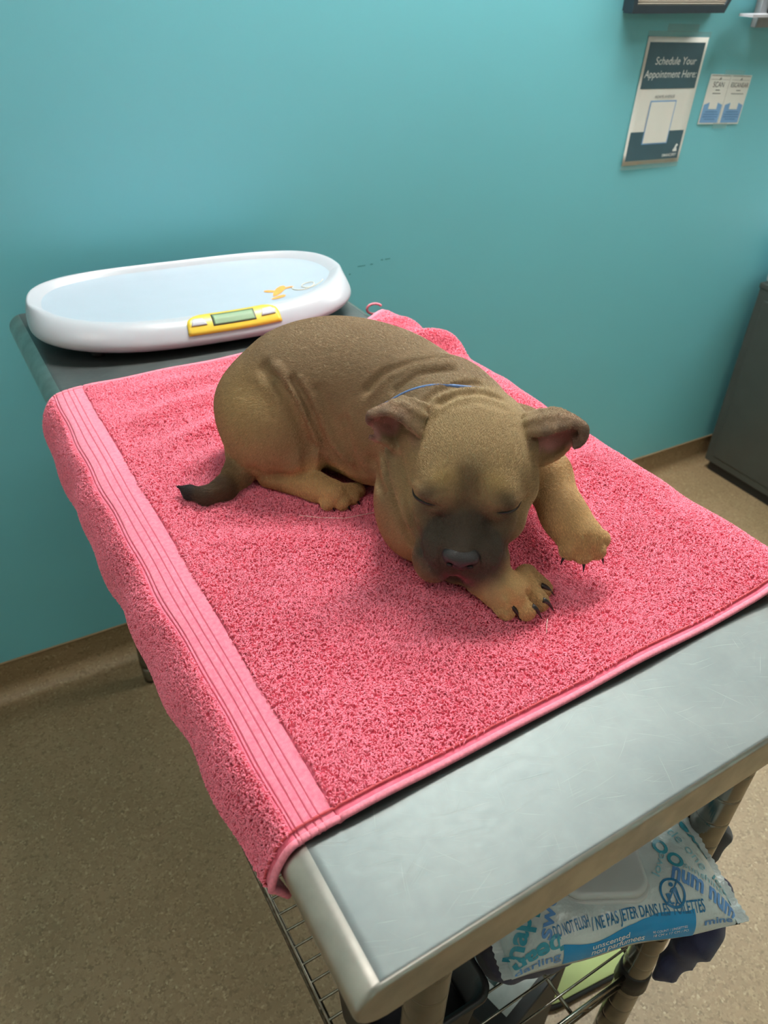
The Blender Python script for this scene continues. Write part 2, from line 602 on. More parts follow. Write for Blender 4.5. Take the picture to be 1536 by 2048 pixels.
def towel_relief(x, y):
    """gentle folds of the terry cloth, world x, y -> extra height"""
    z = 0.0016 * np.sin(31 * x + 12 * y + 1.0) * np.sin(17 * y - 9 * x) + 0.0011 * np.sin(55 * y + 21 * x)
    def ridge(x0, y0, x1, y1, h, w):
        dx, dy = x1 - x0, y1 - y0
        L2 = dx * dx + dy * dy
        s_ = np.clip(((x - x0) * dx + (y - y0) * dy) / L2, 0, 1)
        d2 = (x - x0 - s_ * dx) ** 2 + (y - y0 - s_ * dy) ** 2
        return h * np.exp(-d2 / (w * w)) * (0.55 + 0.45 * np.sin(np.pi * s_))
    z = z + ridge(.18, .98, .36, 1.02, .011, .020) + ridge(.19, .90, .33, .93, .010, .018) + ridge(.22, 1.07, .42, 1.07, .007, .018) + ridge(.19, .68, .33, .60, .006, .022) + ridge(.25, .45, .40, .36, .005, .02)
    z = z + ridge(.20, .84, .27, .83, .004, .016) + ridge(.55, .42, .72, .52, .004, .022) + ridge(.60, .62, .72, .60, .004, .02)
    z = z + ridge(.62, 1.04, .75, .97, .026, .024) + ridge(.64, 1.13, .72, 1.09, .010, .018) + ridge(.55, .70, .74, .86, .006, .02)
    return z

def build_towel():
    sec0, L0 = resample(towel_section(0.5), np.array([0.0]))
    # columns measured from the left hem; denser over the woven band
    secm = towel_section(0.5)
    d = np.r_[0, np.cumsum(np.linalg.norm(np.diff(secm, axis=0), axis=1))]
    band_r = float(np.interp(0.026, secm[:, 0], d))
    band_l = band_r - 0.046
    S1 = np.r_[np.arange(0, band_l, 0.004), np.linspace(band_l, band_r, 96), np.arange(band_r + 0.004, 0.90, 0.005)]
    nt = 190
    ts = np.linspace(0, 1, nt)
    V = np.zeros((nt, len(S1), 3))
    A = np.zeros((nt, len(S1)))
    for i, t in enumerate(ts):
        sec_ = towel_section(t)
        dd = np.r_[0, np.cumsum(np.linalg.norm(np.diff(sec_, axis=0), axis=1))]
        anchor = float(np.interp(0.026, sec_[:, 0], dd)) - band_r
        scale_l = (band_r + anchor) / band_r
        SS = np.where(S1 <= band_r, S1 * scale_l, S1 - band_r + band_r * scale_l)
        SS = np.minimum(SS, dd[-1] + (SS - dd[-1]) * 1e-4)
        P, _ = resample(sec_, SS)
        A[i] = (S1 - band_l) / (band_r - band_l)
        v0 = TW_V0 + t * (TW_V1 - TW_V0)
        # edges are not ruler-straight
        v = v0 + (1 - t) ** 6 * 0.009 * np.clip(P[:, 0], 0, 0.6) + t ** 4 * (0.010 * np.clip(P[:, 0] - 0.30, 0, 1) / 0.3 + 0.004 * np.sin(P[:, 0] * 19)) \
            + t ** 6 * 0.05 * np.clip((P[:, 0] - 0.50) / 0.1, 0, 1)
        c, s = math.cos(_ta), math.sin(_ta)
        X = 0.130 + P[:, 0] * c - v * s
        Y = 0.206 + P[:, 0] * s + v * c
        flat = np.clip((P[:, 1] + 0.02) / 0.02, 0, 1) * np.clip((P[:, 0] - 0.02) / 0.05, 0, 1)
        Z = TOP + P[:, 1] + flat * np.maximum(towel_relief(X, Y), -0.003)
        side = np.clip((0.0 - P[:, 0]) / 0.03, 0, 1)
        X = X - side * 0.003 * np.sin(v * 40) * np.sin(v * 13 + P[:, 1] * 30)
        V[i] = np.stack([X, Y, Z], 1)
    # woven band: sunken flat weave with ridges
    N = np.cross(np.gradient(V, axis=1), np.gradient(V, axis=0))
    N /= np.linalg.norm(N, axis=2, keepdims=True) + 1e-12
    inb = ((A >= 0) & (A <= 1)).astype(float)
    groove = np.zeros_like(A)
    for g, w, dp in ((0.02, 0.016, 1.0), (0.10, 0.016, 1.0), (0.31, 0.014, 0.9), (0.50, 0.014, 0.9), (0.66, 0.013, 0.9), (0.985, 0.016, 1.3)):
        groove += dp * np.exp(-((A - g) / w) ** 2)
    mid_tex = ((A > 0.12) & (A < 0.29)) * 0.00025 * np.sin(np.arange(nt)[:, None] * 1.9)
    V -= N * (inb * (0.0000 + 0.0018 * groove) + mid_tex)[:, :, None]
    return V, A, N, inb * np.clip(groove, 0, 1)

TV, TA, TN, TG = build_towel()
M_TOWEL_COL = srgb(216, 84, 114)
def towel_material():
    t = NT('pink_cotton')
    v = t.coord('Object')
    at = t.n('ShaderNodeAttribute', attribute_name='band')
    weave = t.n('ShaderNodeTexWave')
    weave.inputs['Scale'].default_value = 260.0
    weave.inputs['Distortion'].default_value = 1.5
    t.l(v, weave.inputs['Vector'])
    f = t.noise(v, 180.0, 3.0)
    base = t.ramp(f, [(0.3, srgb(220, 94, 120)), (0.7, srgb(234, 114, 138))])
    band = t.ramp(t.noise(v, 240.0, 2.0), [(0.3, srgb(226, 114, 138)), (0.7, srgb(240, 138, 158))])
    gr = t.n('ShaderNodeAttribute', attribute_name='groove')
    band = t.mix(t.math('MULTIPLY', gr.outputs['Fac'], 0.75), band, srgb(204, 84, 112))
    t.color(t.mix(at.outputs['Fac'], base, band))
    t.set(Roughness=0.95)
    t.b.inputs['Specular IOR Level'].default_value = 0.1
    t.b.inputs['Sheen Weight'].default_value = 0.3
    t.bump(t.math('ADD', t.math('MULTIPLY', weave.outputs['Fac'], 0.5), f), 0.5, 0.0006)
    return t.m
M_TOWEL = towel_material()
nt, ns = TA.shape
Fq = [(i * ns + k, i * ns + k + 1, (i + 1) * ns + k + 1, (i + 1) * ns + k) for i in range(nt - 1) for k in range(ns - 1)]
towel = thing('towel', 'pink terry towel spread over the steel table under the puppy', 'towel', TL(0.27, 0.5, 0.0), 0.0)
TO = np.array(towel.location)
me = mesh('cloth', (TV - TO).reshape(-1, 3), Fq)
at = me.attributes.new('band', 'FLOAT', 'POINT')
at.data.foreach_set('value', ((TA >= -0.01) & (TA <= 1.0)).astype(np.float32).ravel())
at = me.attributes.new('groove', 'FLOAT', 'POINT')
at.data.foreach_set('value', TG.astype(np.float32).ravel())
cloth = obj('cloth', me, M_TOWEL, towel, True)
so = cloth.modifiers.new('thick', 'SOLIDIFY')
so.thickness = 0.0035
so.offset = -1.0 if True else 1.0

M_HEM = plain('pink_hem', srgb(240, 140, 158), 0.95, 0, 300, 0.12, 0.4, 0.1)
# rolled, stitched hems along the front and back edges and at the hanging ends
def hem(name, idx_row=None, idx_col=None, r=0.0033):
    P = TV[idx_row] if idx_row is not None else TV[:, idx_col]
    Nn = TN[idx_row] if idx_row is not None else TN[:, idx_col]
    P = P[::2] - Nn[::2] * 0.001 - TO
    V, F = sweep_arrays(P, r, 8)
    return obj(name, mesh(name, V, F), M_HEM, towel, True)
hem('front_hem', idx_row=0)
hem('back_hem', idx_row=nt - 1)
hem('side_hem', idx_col=0, r=0.0030)
M_STITCH = plain('hem_stitching', srgb(208, 88, 96), 0.9, 0, 200, 0.1)
P = TV[2] + TN[2] * 0.0020 - TO
V_, F_ = sweep_arrays(P[::2], 0.0011, 5)
obj('stitching', mesh('stitching', V_, F_), M_STITCH, towel, True)
# small hanging loop on the far right corner
pc = Vector(TV[nt - 1, np.argmin(np.abs(TV[nt - 1, :, 0] - 0.706))]) - Vector(TO)
lp = []
for k in range(13):
    a = math.radians(-150 + 300 * k / 12)
    lp.append(pc + Vector((-0.018 - 0.014 * math.cos(a), 0.012 + 0.004 * math.cos(a), 0.006 + 0.010 * math.sin(a))))
tube('hanging_loop', lp, 0.0024, M_HEM, towel, 8)

# terry loops
def sample_quads(V, mask, n, seed):
    """area-weighted random points on a (rows, cols, 3) grid -> positions, normals, row dir"""
    r = np.random.default_rng(seed)
    a, b, c, d = V[:-1, :-1], V[:-1, 1:], V[1:, 1:], V[1:, :-1]
    cr = np.cross(b - a, d - a)
    area = np.linalg.norm(cr, axis=2) * mask
    cum = np.cumsum(area.ravel())
    idx = np.searchsorted(cum, r.random(n) * cum[-1])
    i, j = np.divmod(idx, V.shape[1] - 1)
    s_, t_ = r.random(n)[:, None], r.random(n)[:, None]
    P = (a[i, j] * (1 - s_) + b[i, j] * s_) * (1 - t_) + (d[i, j] * (1 - s_) + c[i, j] * s_) * t_
    nn = cr[i, j] / np.linalg.norm(cr[i, j], axis=1, keepdims=True)
    return P, nn

def hair(name, pts, radii, tint, mat, parent, origin):
    """pts (n, k, 3) world, radii (k,) or (n, k), tint (n, 3)"""
    n, k, _ = pts.shape
    hc = bpy.data.hair_curves.new(name)
    hc.add_curves([k] * n)
    hc.attributes['position'].data.foreach_set('vector', (pts - origin).astype(np.float32).ravel())
    ra = hc.attributes.get('radius') or hc.attributes.new('radius', 'FLOAT', 'POINT')
    ra.data.foreach_set('value', np.broadcast_to(radii, (n, k)).astype(np.float32).ravel())
    ta = hc.attributes.new('tint', 'FLOAT_COLOR', 'CURVE')
    ta.data.foreach_set('color', np.c_[tint, np.ones(n)].astype(np.float32).ravel())
    o = bpy.data.objects.new(name, hc)
    COL.objects.link(o)
    hc.materials.append(mat)
    o.parent = parent
    o['kind'] = 'stuff'
    return o

def strand_material(name, rough, spec, sheen=0.0, transl=0.0):
    t = NT(name)
    at = t.n('ShaderNodeAttribute', attribute_name='tint')
    t.color(at.outputs['Color'])
    t.set(Roughness=rough)
    t.b.inputs['Specular IOR Level'].default_value = spec
    t.b.inputs['Sheen Weight'].default_value = sheen
    return t.m
M_PILE = strand_material('terry_loops', 0.95, 0.08, 0.25)

def build_pile(n):
    Am = 0.25 * (TA[:-1, :-1] + TA[1:, 1:] + TA[:-1, 1:] + TA[1:, :-1])
    mask = ((Am < -0.02) | (Am > 1.01)).astype(float)
    mask[:2, :] = 0
    mask[-2:, :] = 0
    P, N = sample_quads(TV, mask, n, 11)
    if N[:, 2].mean() < 0:
        N = -N
    r = np.random.default_rng(5)
    th = r.random(n) * 2 * np.pi
    ref = np.array([0.3, 0.9, 0.1]) / np.linalg.norm([0.3, 0.9, 0.1])
    t1 = ref - N * (N @ ref)[:, None]
    t1 /= np.linalg.norm(t1, axis=1, keepdims=True)
    t2 = np.cross(N, t1)
    D = t1 * np.cos(th)[:, None] + t2 * np.sin(th)[:, None]
    E = np.cross(N, D)
    # patches where the pile lies over one way
    lean = (t1 * np.sin(P[:, 0] * 38 + P[:, 1] * 21)[:, None] + t2 * np.cos(P[:, 1] * 33 - P[:, 0] * 17)[:, None]) * 0.0011
    h = (0.0029 + 0.0010 * r.random(n))[:, None]
    w = (0.0009 + 0.0008 * r.random(n))[:, None]
    e = (r.random(n)[:, None] - 0.5) * 0.0018
    pts = np.stack([P - N * 0.0006, P + N * h * 0.55 + lean * 0.4 - D * w * 0.2,
                    P + N * h + lean + D * w * 0.6 + E * e,
                    P + N * h * 0.85 + lean * 1.2 + D * w * 1.5 + E * e * 1.4,
                    P + N * h * 0.30 + lean * 1.0 + D * w * 1.7 + E * e], 1)
    base = np.array(srgb(248, 130, 152)[:3])
    var = (0.80 + 0.36 * r.random(n))[:, None]
    patch = (1.0 + 0.05 * np.sin(P[:, 0] * 24 + 3) * np.sin(P[:, 1] * 19))[:, None]
    tint = np.clip(base * var * patch, 0, 1)
    rad = np.array([0.00042, 0.00050, 0.00052, 0.00048, 0.00036])
    return pts, rad, tint
pts, rad, tint = build_pile(230000)
pile = hair('terry_pile', pts, rad, tint, M_PILE, towel, TO)

# ------------------------------------------------------------------ baby scale
M_WHITE = plain('gloss_white_plastic', srgb(170, 171, 178), 0.28, 0, 30, 0.015, 0, 0.5)
M_TRAY = plain('tray_white_blue_reflection', srgb(158, 168, 180), 0.32, 0, 30, 0.015, 0, 0.5)  # white plastic tinted blue: the tray's reflection is put into its colour
M_YELLOW = plain('yellow_panel', srgb(210, 180, 58), 0.3, 0, 40, 0.03)
M_LCD = plain('lcd_green', srgb(112, 140, 104), 0.5, 0, 60, 0.03)
M_BEZEL = plain('lcd_bezel', srgb(70, 74, 66), 0.3)
M_ORANGE = plain('orange_print', srgb(226, 148, 70), 0.4)
M_PALEPRINT = plain('pale_print', srgb(214, 200, 176), 0.4)
M_GREYPRINT = plain('grey_print', srgb(120, 120, 124), 0.5)
scale_rz = math.radians(-4.5)
SCX, SCY = 0.388, 1.318
scale = thing('baby_scale', 'white digital baby scale with yellow button panel at the back of the table', 'scale', (SCX, SCY, TOP), scale_rz)
SA, SB, SN = 0.284, 0.148, 2.8
def ringpt(th, rho):
    c, s = math.cos(th), math.sin(th)
    k = (abs(c) ** SN + abs(s) ** SN) ** (-1.0 / SN)
    return SA * rho * k * c, SB * rho * k * s
def endlift(x):
    return 0.016 * abs(x / SA) ** 2.4
SPROF = [(0.0, .040), (0.3, .0402), (0.55, .0408), (0.70, .042), (0.76, .0445), (0.81, .0500), (0.85, .0535), (0.885, .0530), (0.92, .0490), (0.96, .0400), (0.985, .0310),
         (1.0, .0230), (0.995, .0165), (0.975, .0125), (0.93, .0100), (0.80, .0090), (0.0, .0090)]
def sz(rho, x):
    r_ = [p[0] for p in SPROF[:12]]
    z_ = [p[1] for p in SPROF[:12]]
    return float(np.interp(rho, r_, z_))
def rimshift(rho, sn):
    # the lip is broad along the front and narrow round the back and ends
    if rho > 0.9999:
        return rho
    k = 0.5 + 0.5 * min(1.0, max(-1.0, sn * 2.0 + 1.0))
    back_ = float(np.interp(rho, [0, 0.70, 0.85, 1.0], [0, 0.86, 0.968, 1.0]))
    front_ = float(np.interp(rho, [0, 0.70, 0.85, 1.0], [0, 0.60, 0.72, 1.0]))
    return front_ + (back_ - front_) * k
def scale_mesh(i0, i1, name):
    seg = 96
    V, F = [], []
    rows_ = SPROF[i0:i1]
    for rho, z in rows_:
        for k in range(seg):
            th_ = 2 * math.pi * k / seg
            x, y = ringpt(th_, max(rimshift(rho, math.sin(th_)), 0.001))
            lift = endlift(x) * (1.0 if z > 0.0095 else 0.6) + (0.010 * max(0.0, y / SB) ** 2 if z > 0.012 else 0.0)
            V.append((x, y, z + lift))
    for i in range(len(rows_) - 1):
        for k in range(seg):
            k2 = (k + 1) % seg
            F.append((i * seg + k, i * seg + k2, (i + 1) * seg + k2, (i + 1) * seg + k))
    return mesh(name, V, F)
b = obj('body', scale_mesh(4, len(SPROF), 'body'), M_WHITE, scale, True)
b.modifiers.new('sub', 'SUBSURF').render_levels = 1
b = obj('tray', scale_mesh(0, 5, 'tray'), M_TRAY, scale, True)
def frontpt(x, rho, off=0.0):
    ra = rimshift(rho, -1.0)
    k = max(0.0, 1 - abs(x / (SA * ra)) ** SN) ** (1 / SN)
    y = -SB * ra * k
    return Vector((x, y - off * 0.75, sz(rho, x) + endlift(x) + off * 0.66))
def patch(name, x0, x1, r0, r1, off, mat, parent, shape=None, nx=28, nr=8):
    V, F = [], []
    for j in range(nr + 1):
        r_ = r0 + (r1 - r0) * j / nr
        for i in range(nx + 1):
            a, b_ = (x0, x1) if shape is None else shape(j / nr, x0, x1)
            V.append(frontpt(a + (b_ - a) * i / nx, r_, off))
    for j in range(nr):
        for i in range(nx):
            F.append((j * (nx + 1) + i, j * (nx + 1) + i + 1, (j + 1) * (nx + 1) + i + 1, (j + 1) * (nx + 1) + i))
    o_ = obj(name, mesh(name, V, F), mat, parent, True)
    m_ = o_.modifiers.new('thick', 'SOLIDIFY')
    m_.thickness = 0.0009
    m_.offset = -1
    return o_
def pshape(j, x0, x1):       # rounded upper corners, wide foot
    e = 0.022 * max(0.0, 1 - j / 0.55) ** 2.2
    return x0 + e + 0.004 * (1 - j), x1 - e - 0.004 * (1 - j)
PX0, PX1 = -0.050, 0.112
panel = patch('button_panel', PX0, PX1, 0.868, 0.982, 0.0011, M_YELLOW, scale, pshape)
pm = 0.5 * (PX0 + PX1)
scr = patch('screen_bezel', pm - 0.037, pm + 0.037, 0.886, 0.955, 0.0016, M_BEZEL, panel)
patch('screen', pm - 0.0345, pm + 0.0345, 0.892, 0.951, 0.0020, M_LCD, panel)
for sgn in (-1, 1):
    bx_ = pm + sgn * 0.060
    bt = patch('button', bx_ - 0.013, bx_ + 0.013, 0.903, 0.944, 0.0026, M_WHITE, panel, lambda j, a, b_: (a + .005 * (1 - j), b_ - .005 * (1 - j)), 10, 5)
    lettering('button_print', 'hold' if sgn < 0 else 'tare', 0.0065, lambda x, y, q=bx_: frontpt(q + x, 0.934 - y * 2.4, 0.0030), M_GREYPRINT, bt)
    lettering('button_print', '0' if sgn < 0 else 'o', 0.006, lambda x, y, q=bx_: frontpt(q + x, 0.915 - y * 2.4, 0.0030), M_GREYPRINT, bt)
# printed insect and curl on the tray
def traypt(x, y):
    rho = max(abs(x / SA) ** SN + abs(y / SB) ** SN, 1e-6) ** (1 / SN)
    return Vector((x, y, sz(rho, x) + endlift(x) + 0.0008))
def leaf(name, cx, cy, L, W, ang, mat, parent):
    c, s = math.cos(ang), math.sin(ang)
    pts_ = []
    for k in range(20):
        a = 2 * math.pi * k / 20
        px, py = L / 2 * math.cos(a), W / 2 * math.sin(a) * (1 + 0.25 * math.cos(a))
        pts_.append(traypt(cx + px * c - py * s, cy + px * s + py * c))
    V = [traypt(cx, cy)] + pts_
    return obj(name, mesh(name, V, [(0, 1 + i, 1 + (i + 1) % 20) for i in range(20)]), mat, parent)
tr = [o_ for o_ in scale.children if o_.name.startswith('tray')][0]
ix, iy = 0.144, -0.030
leaf('insect_print', ix, iy, .050, .016, 0.9, M_ORANGE, tr)
leaf('insect_print', ix - .012, iy + .004, .030, .010, 2.6, M_ORANGE, tr)
leaf('insect_print', ix + .016, iy + .006, .028, .006, 0.1, M_ORANGE, tr)
leaf('insect_print', ix - .010, iy - .028, .030, .011, 0.25, M_ORANGE, tr)
curl = []
for k in range(40):
    a = 2 * math.pi * 1.6 * k / 39
    curl.append(traypt(ix + .038 + .030 * k / 39 + 0.016 * math.cos(a + 2), iy - .006 + 0.013 * math.sin(a + 2)))
tube('curl_print', curl, 0.0007, M_PALEPRINT, tr, 5)
for sx_ in (-1, 1):
    for sy_ in (-1, 1):
        tube('foot', [(sx_ * .19, sy_ * .085, 0.0005), (sx_ * .19, sy_ * .085, 0.004), (sx_ * .19, sy_ * .085, 0.022)], [.012, .013, .013], M_BLACKP, scale, 14)

# ------------------------------------------------------------------ puppy
ZT = TOP + 0.010                       # the towel's surface under the puppy
DP = {
    'rump': (0.3591, 0.802, 0.085),
    'loin': (0.4157, 0.7843, 0.092),
    'ribs': (0.4469, 0.7237, 0.092),
    'shoulder': (0.4616, 0.6458, 0.088),
    'chest': (0.406, 0.5737, 0.062),
    'brisket': (0.3859, 0.5525, 0.045),
    'belly': (0.403, 0.7013, 0.062),
    'thigh': (0.3118, 0.7957, 0.062),
    'thigh2': (0.3098, 0.821, 0.075),
    'knee': (0.3226, 0.7515, 0.034),
    'hock': (0.287, 0.7525, 0.016),
    'hfoot': (0.3242, 0.7044, 0.017),
    'hpaw': (0.3393, 0.6806, 0.015),
    'ht1': (0.3278, 0.6751, 0.009),
    'ht2': (0.3431, 0.6671, 0.009),
    'ht3': (0.3591, 0.6716, 0.009),
    'ht4': (0.3726, 0.6813, 0.009),
    'hc1': (0.3308, 0.6694, 0.005),
    'hc2': (0.3473, 0.6608, 0.005),
    'hc3': (0.3627, 0.6654, 0.005),
    'hc4': (0.3761, 0.6774, 0.005),
    'tail0': (0.2814, 0.8118, 0.045),
    'tail1': (0.2722, 0.8011, 0.026),
    'tail2': (0.2547, 0.7738, 0.017),
    'tail3': (0.2275, 0.7541, 0.013),
    'tail4': (0.2042, 0.7529, 0.011),
    'tail5': (0.1897, 0.7687, 0.011),
    'tail6': (0.1803, 0.7847, 0.013),
    'elbowR': (0.3992, 0.5178, 0.04),
    'wristR': (0.4066, 0.4661, 0.025),
    'pawR': (0.4155, 0.4353, 0.018),
    'rt1': (0.4046, 0.4243, 0.009),
    'rt2': (0.4215, 0.4133, 0.01),
    'rt3': (0.4426, 0.417, 0.01),
    'rt4': (0.4595, 0.4326, 0.009),
    'rk1': (0.4024, 0.4431, 0.016),
    'rk2': (0.4177, 0.4338, 0.021),
    'rk3': (0.4371, 0.4369, 0.02),
    'rk4': (0.4521, 0.4531, 0.015),
    'rc1': (0.4088, 0.419, 0.013),
    'rc2': (0.4273, 0.4087, 0.014),
    'rc3': (0.4434, 0.4109, 0.014),
    'rc4': (0.4576, 0.4295, 0.013),
    're1': (0.4137, 0.4109, 0.003),
    're2': (0.4337, 0.4023, 0.004),
    're3': (0.4517, 0.405, 0.004),
    're4': (0.4667, 0.4223, 0.005),
    'shL': (0.5358, 0.5903, 0.085),
    'elbowL': (0.5222, 0.5223, 0.08),
    'wristL': (0.5103, 0.4718, 0.062),
    'pawL': (0.5114, 0.4443, 0.05),
    'lt1': (0.4938, 0.4397, 0.043),
    'lt2': (0.5054, 0.4302, 0.04),
    'lt3': (0.5202, 0.4271, 0.042),
    'lt4': (0.5308, 0.4341, 0.048),
    'lc2': (0.5037, 0.4295, 0.033),
    'lc3': (0.5188, 0.4248, 0.034),
    'dew': (0.5046, 0.4756, 0.052),
    'dewe': (0.4973, 0.4722, 0.046),
    'neck': (0.4431, 0.5943, 0.118),
    'nape': (0.4823, 0.6336, 0.13),
    'withers': (0.4529, 0.6318, 0.138),
    'skull': (0.4317, 0.541, 0.125),
}
earR = [
    [(0.3741, 0.5574, 0.1543), (0.3911, 0.5751, 0.1732), (0.3958, 0.5905, 0.1371), (0.3834, 0.5805, 0.1169)],
    [(0.3601, 0.5725, 0.1686), (0.3755, 0.5928, 0.176), (0.3814, 0.6057, 0.1379), (0.3674, 0.5849, 0.1209)],
    [(0.3477, 0.5833, 0.1726), (0.3546, 0.5951, 0.1708), (0.3627, 0.6098, 0.1431), (0.3534, 0.5888, 0.1325)],
    [(0.336, 0.5937, 0.163), (0.341, 0.5987, 0.1655), (0.3412, 0.6027, 0.15), (0.3374, 0.5904, 0.1432)],
    [(0.3339, 0.5907, 0.1546), (0.3371, 0.5957, 0.1576), (0.3379, 0.5968, 0.151), (0.3372, 0.5913, 0.1475)],
]
earL = [
    [(0.47, 0.5023, 0.1574), (0.4772, 0.5186, 0.168), (0.4946, 0.5257, 0.1311), (0.4952, 0.511, 0.1078)],
    [(0.4827, 0.492, 0.1611), (0.503, 0.5097, 0.1723), (0.515, 0.5178, 0.1328), (0.5068, 0.5022, 0.1157)],
    [(0.497, 0.4869, 0.1652), (0.5121, 0.5, 0.1708), (0.5232, 0.5096, 0.1392), (0.5151, 0.4966, 0.1251)],
    [(0.5116, 0.4843, 0.1656), (0.5203, 0.4884, 0.1664), (0.5263, 0.498, 0.1481), (0.5172, 0.49, 0.1392)],
    [(0.5183, 0.4786, 0.1604), (0.5249, 0.4809, 0.1609), (0.5251, 0.4826, 0.1529), (0.5172, 0.483, 0.1478)],
    [(0.5153, 0.4746, 0.1469), (0.5236, 0.4781, 0.1534), (0.5206, 0.4776, 0.1473), (0.5117, 0.4773, 0.1441)],
]
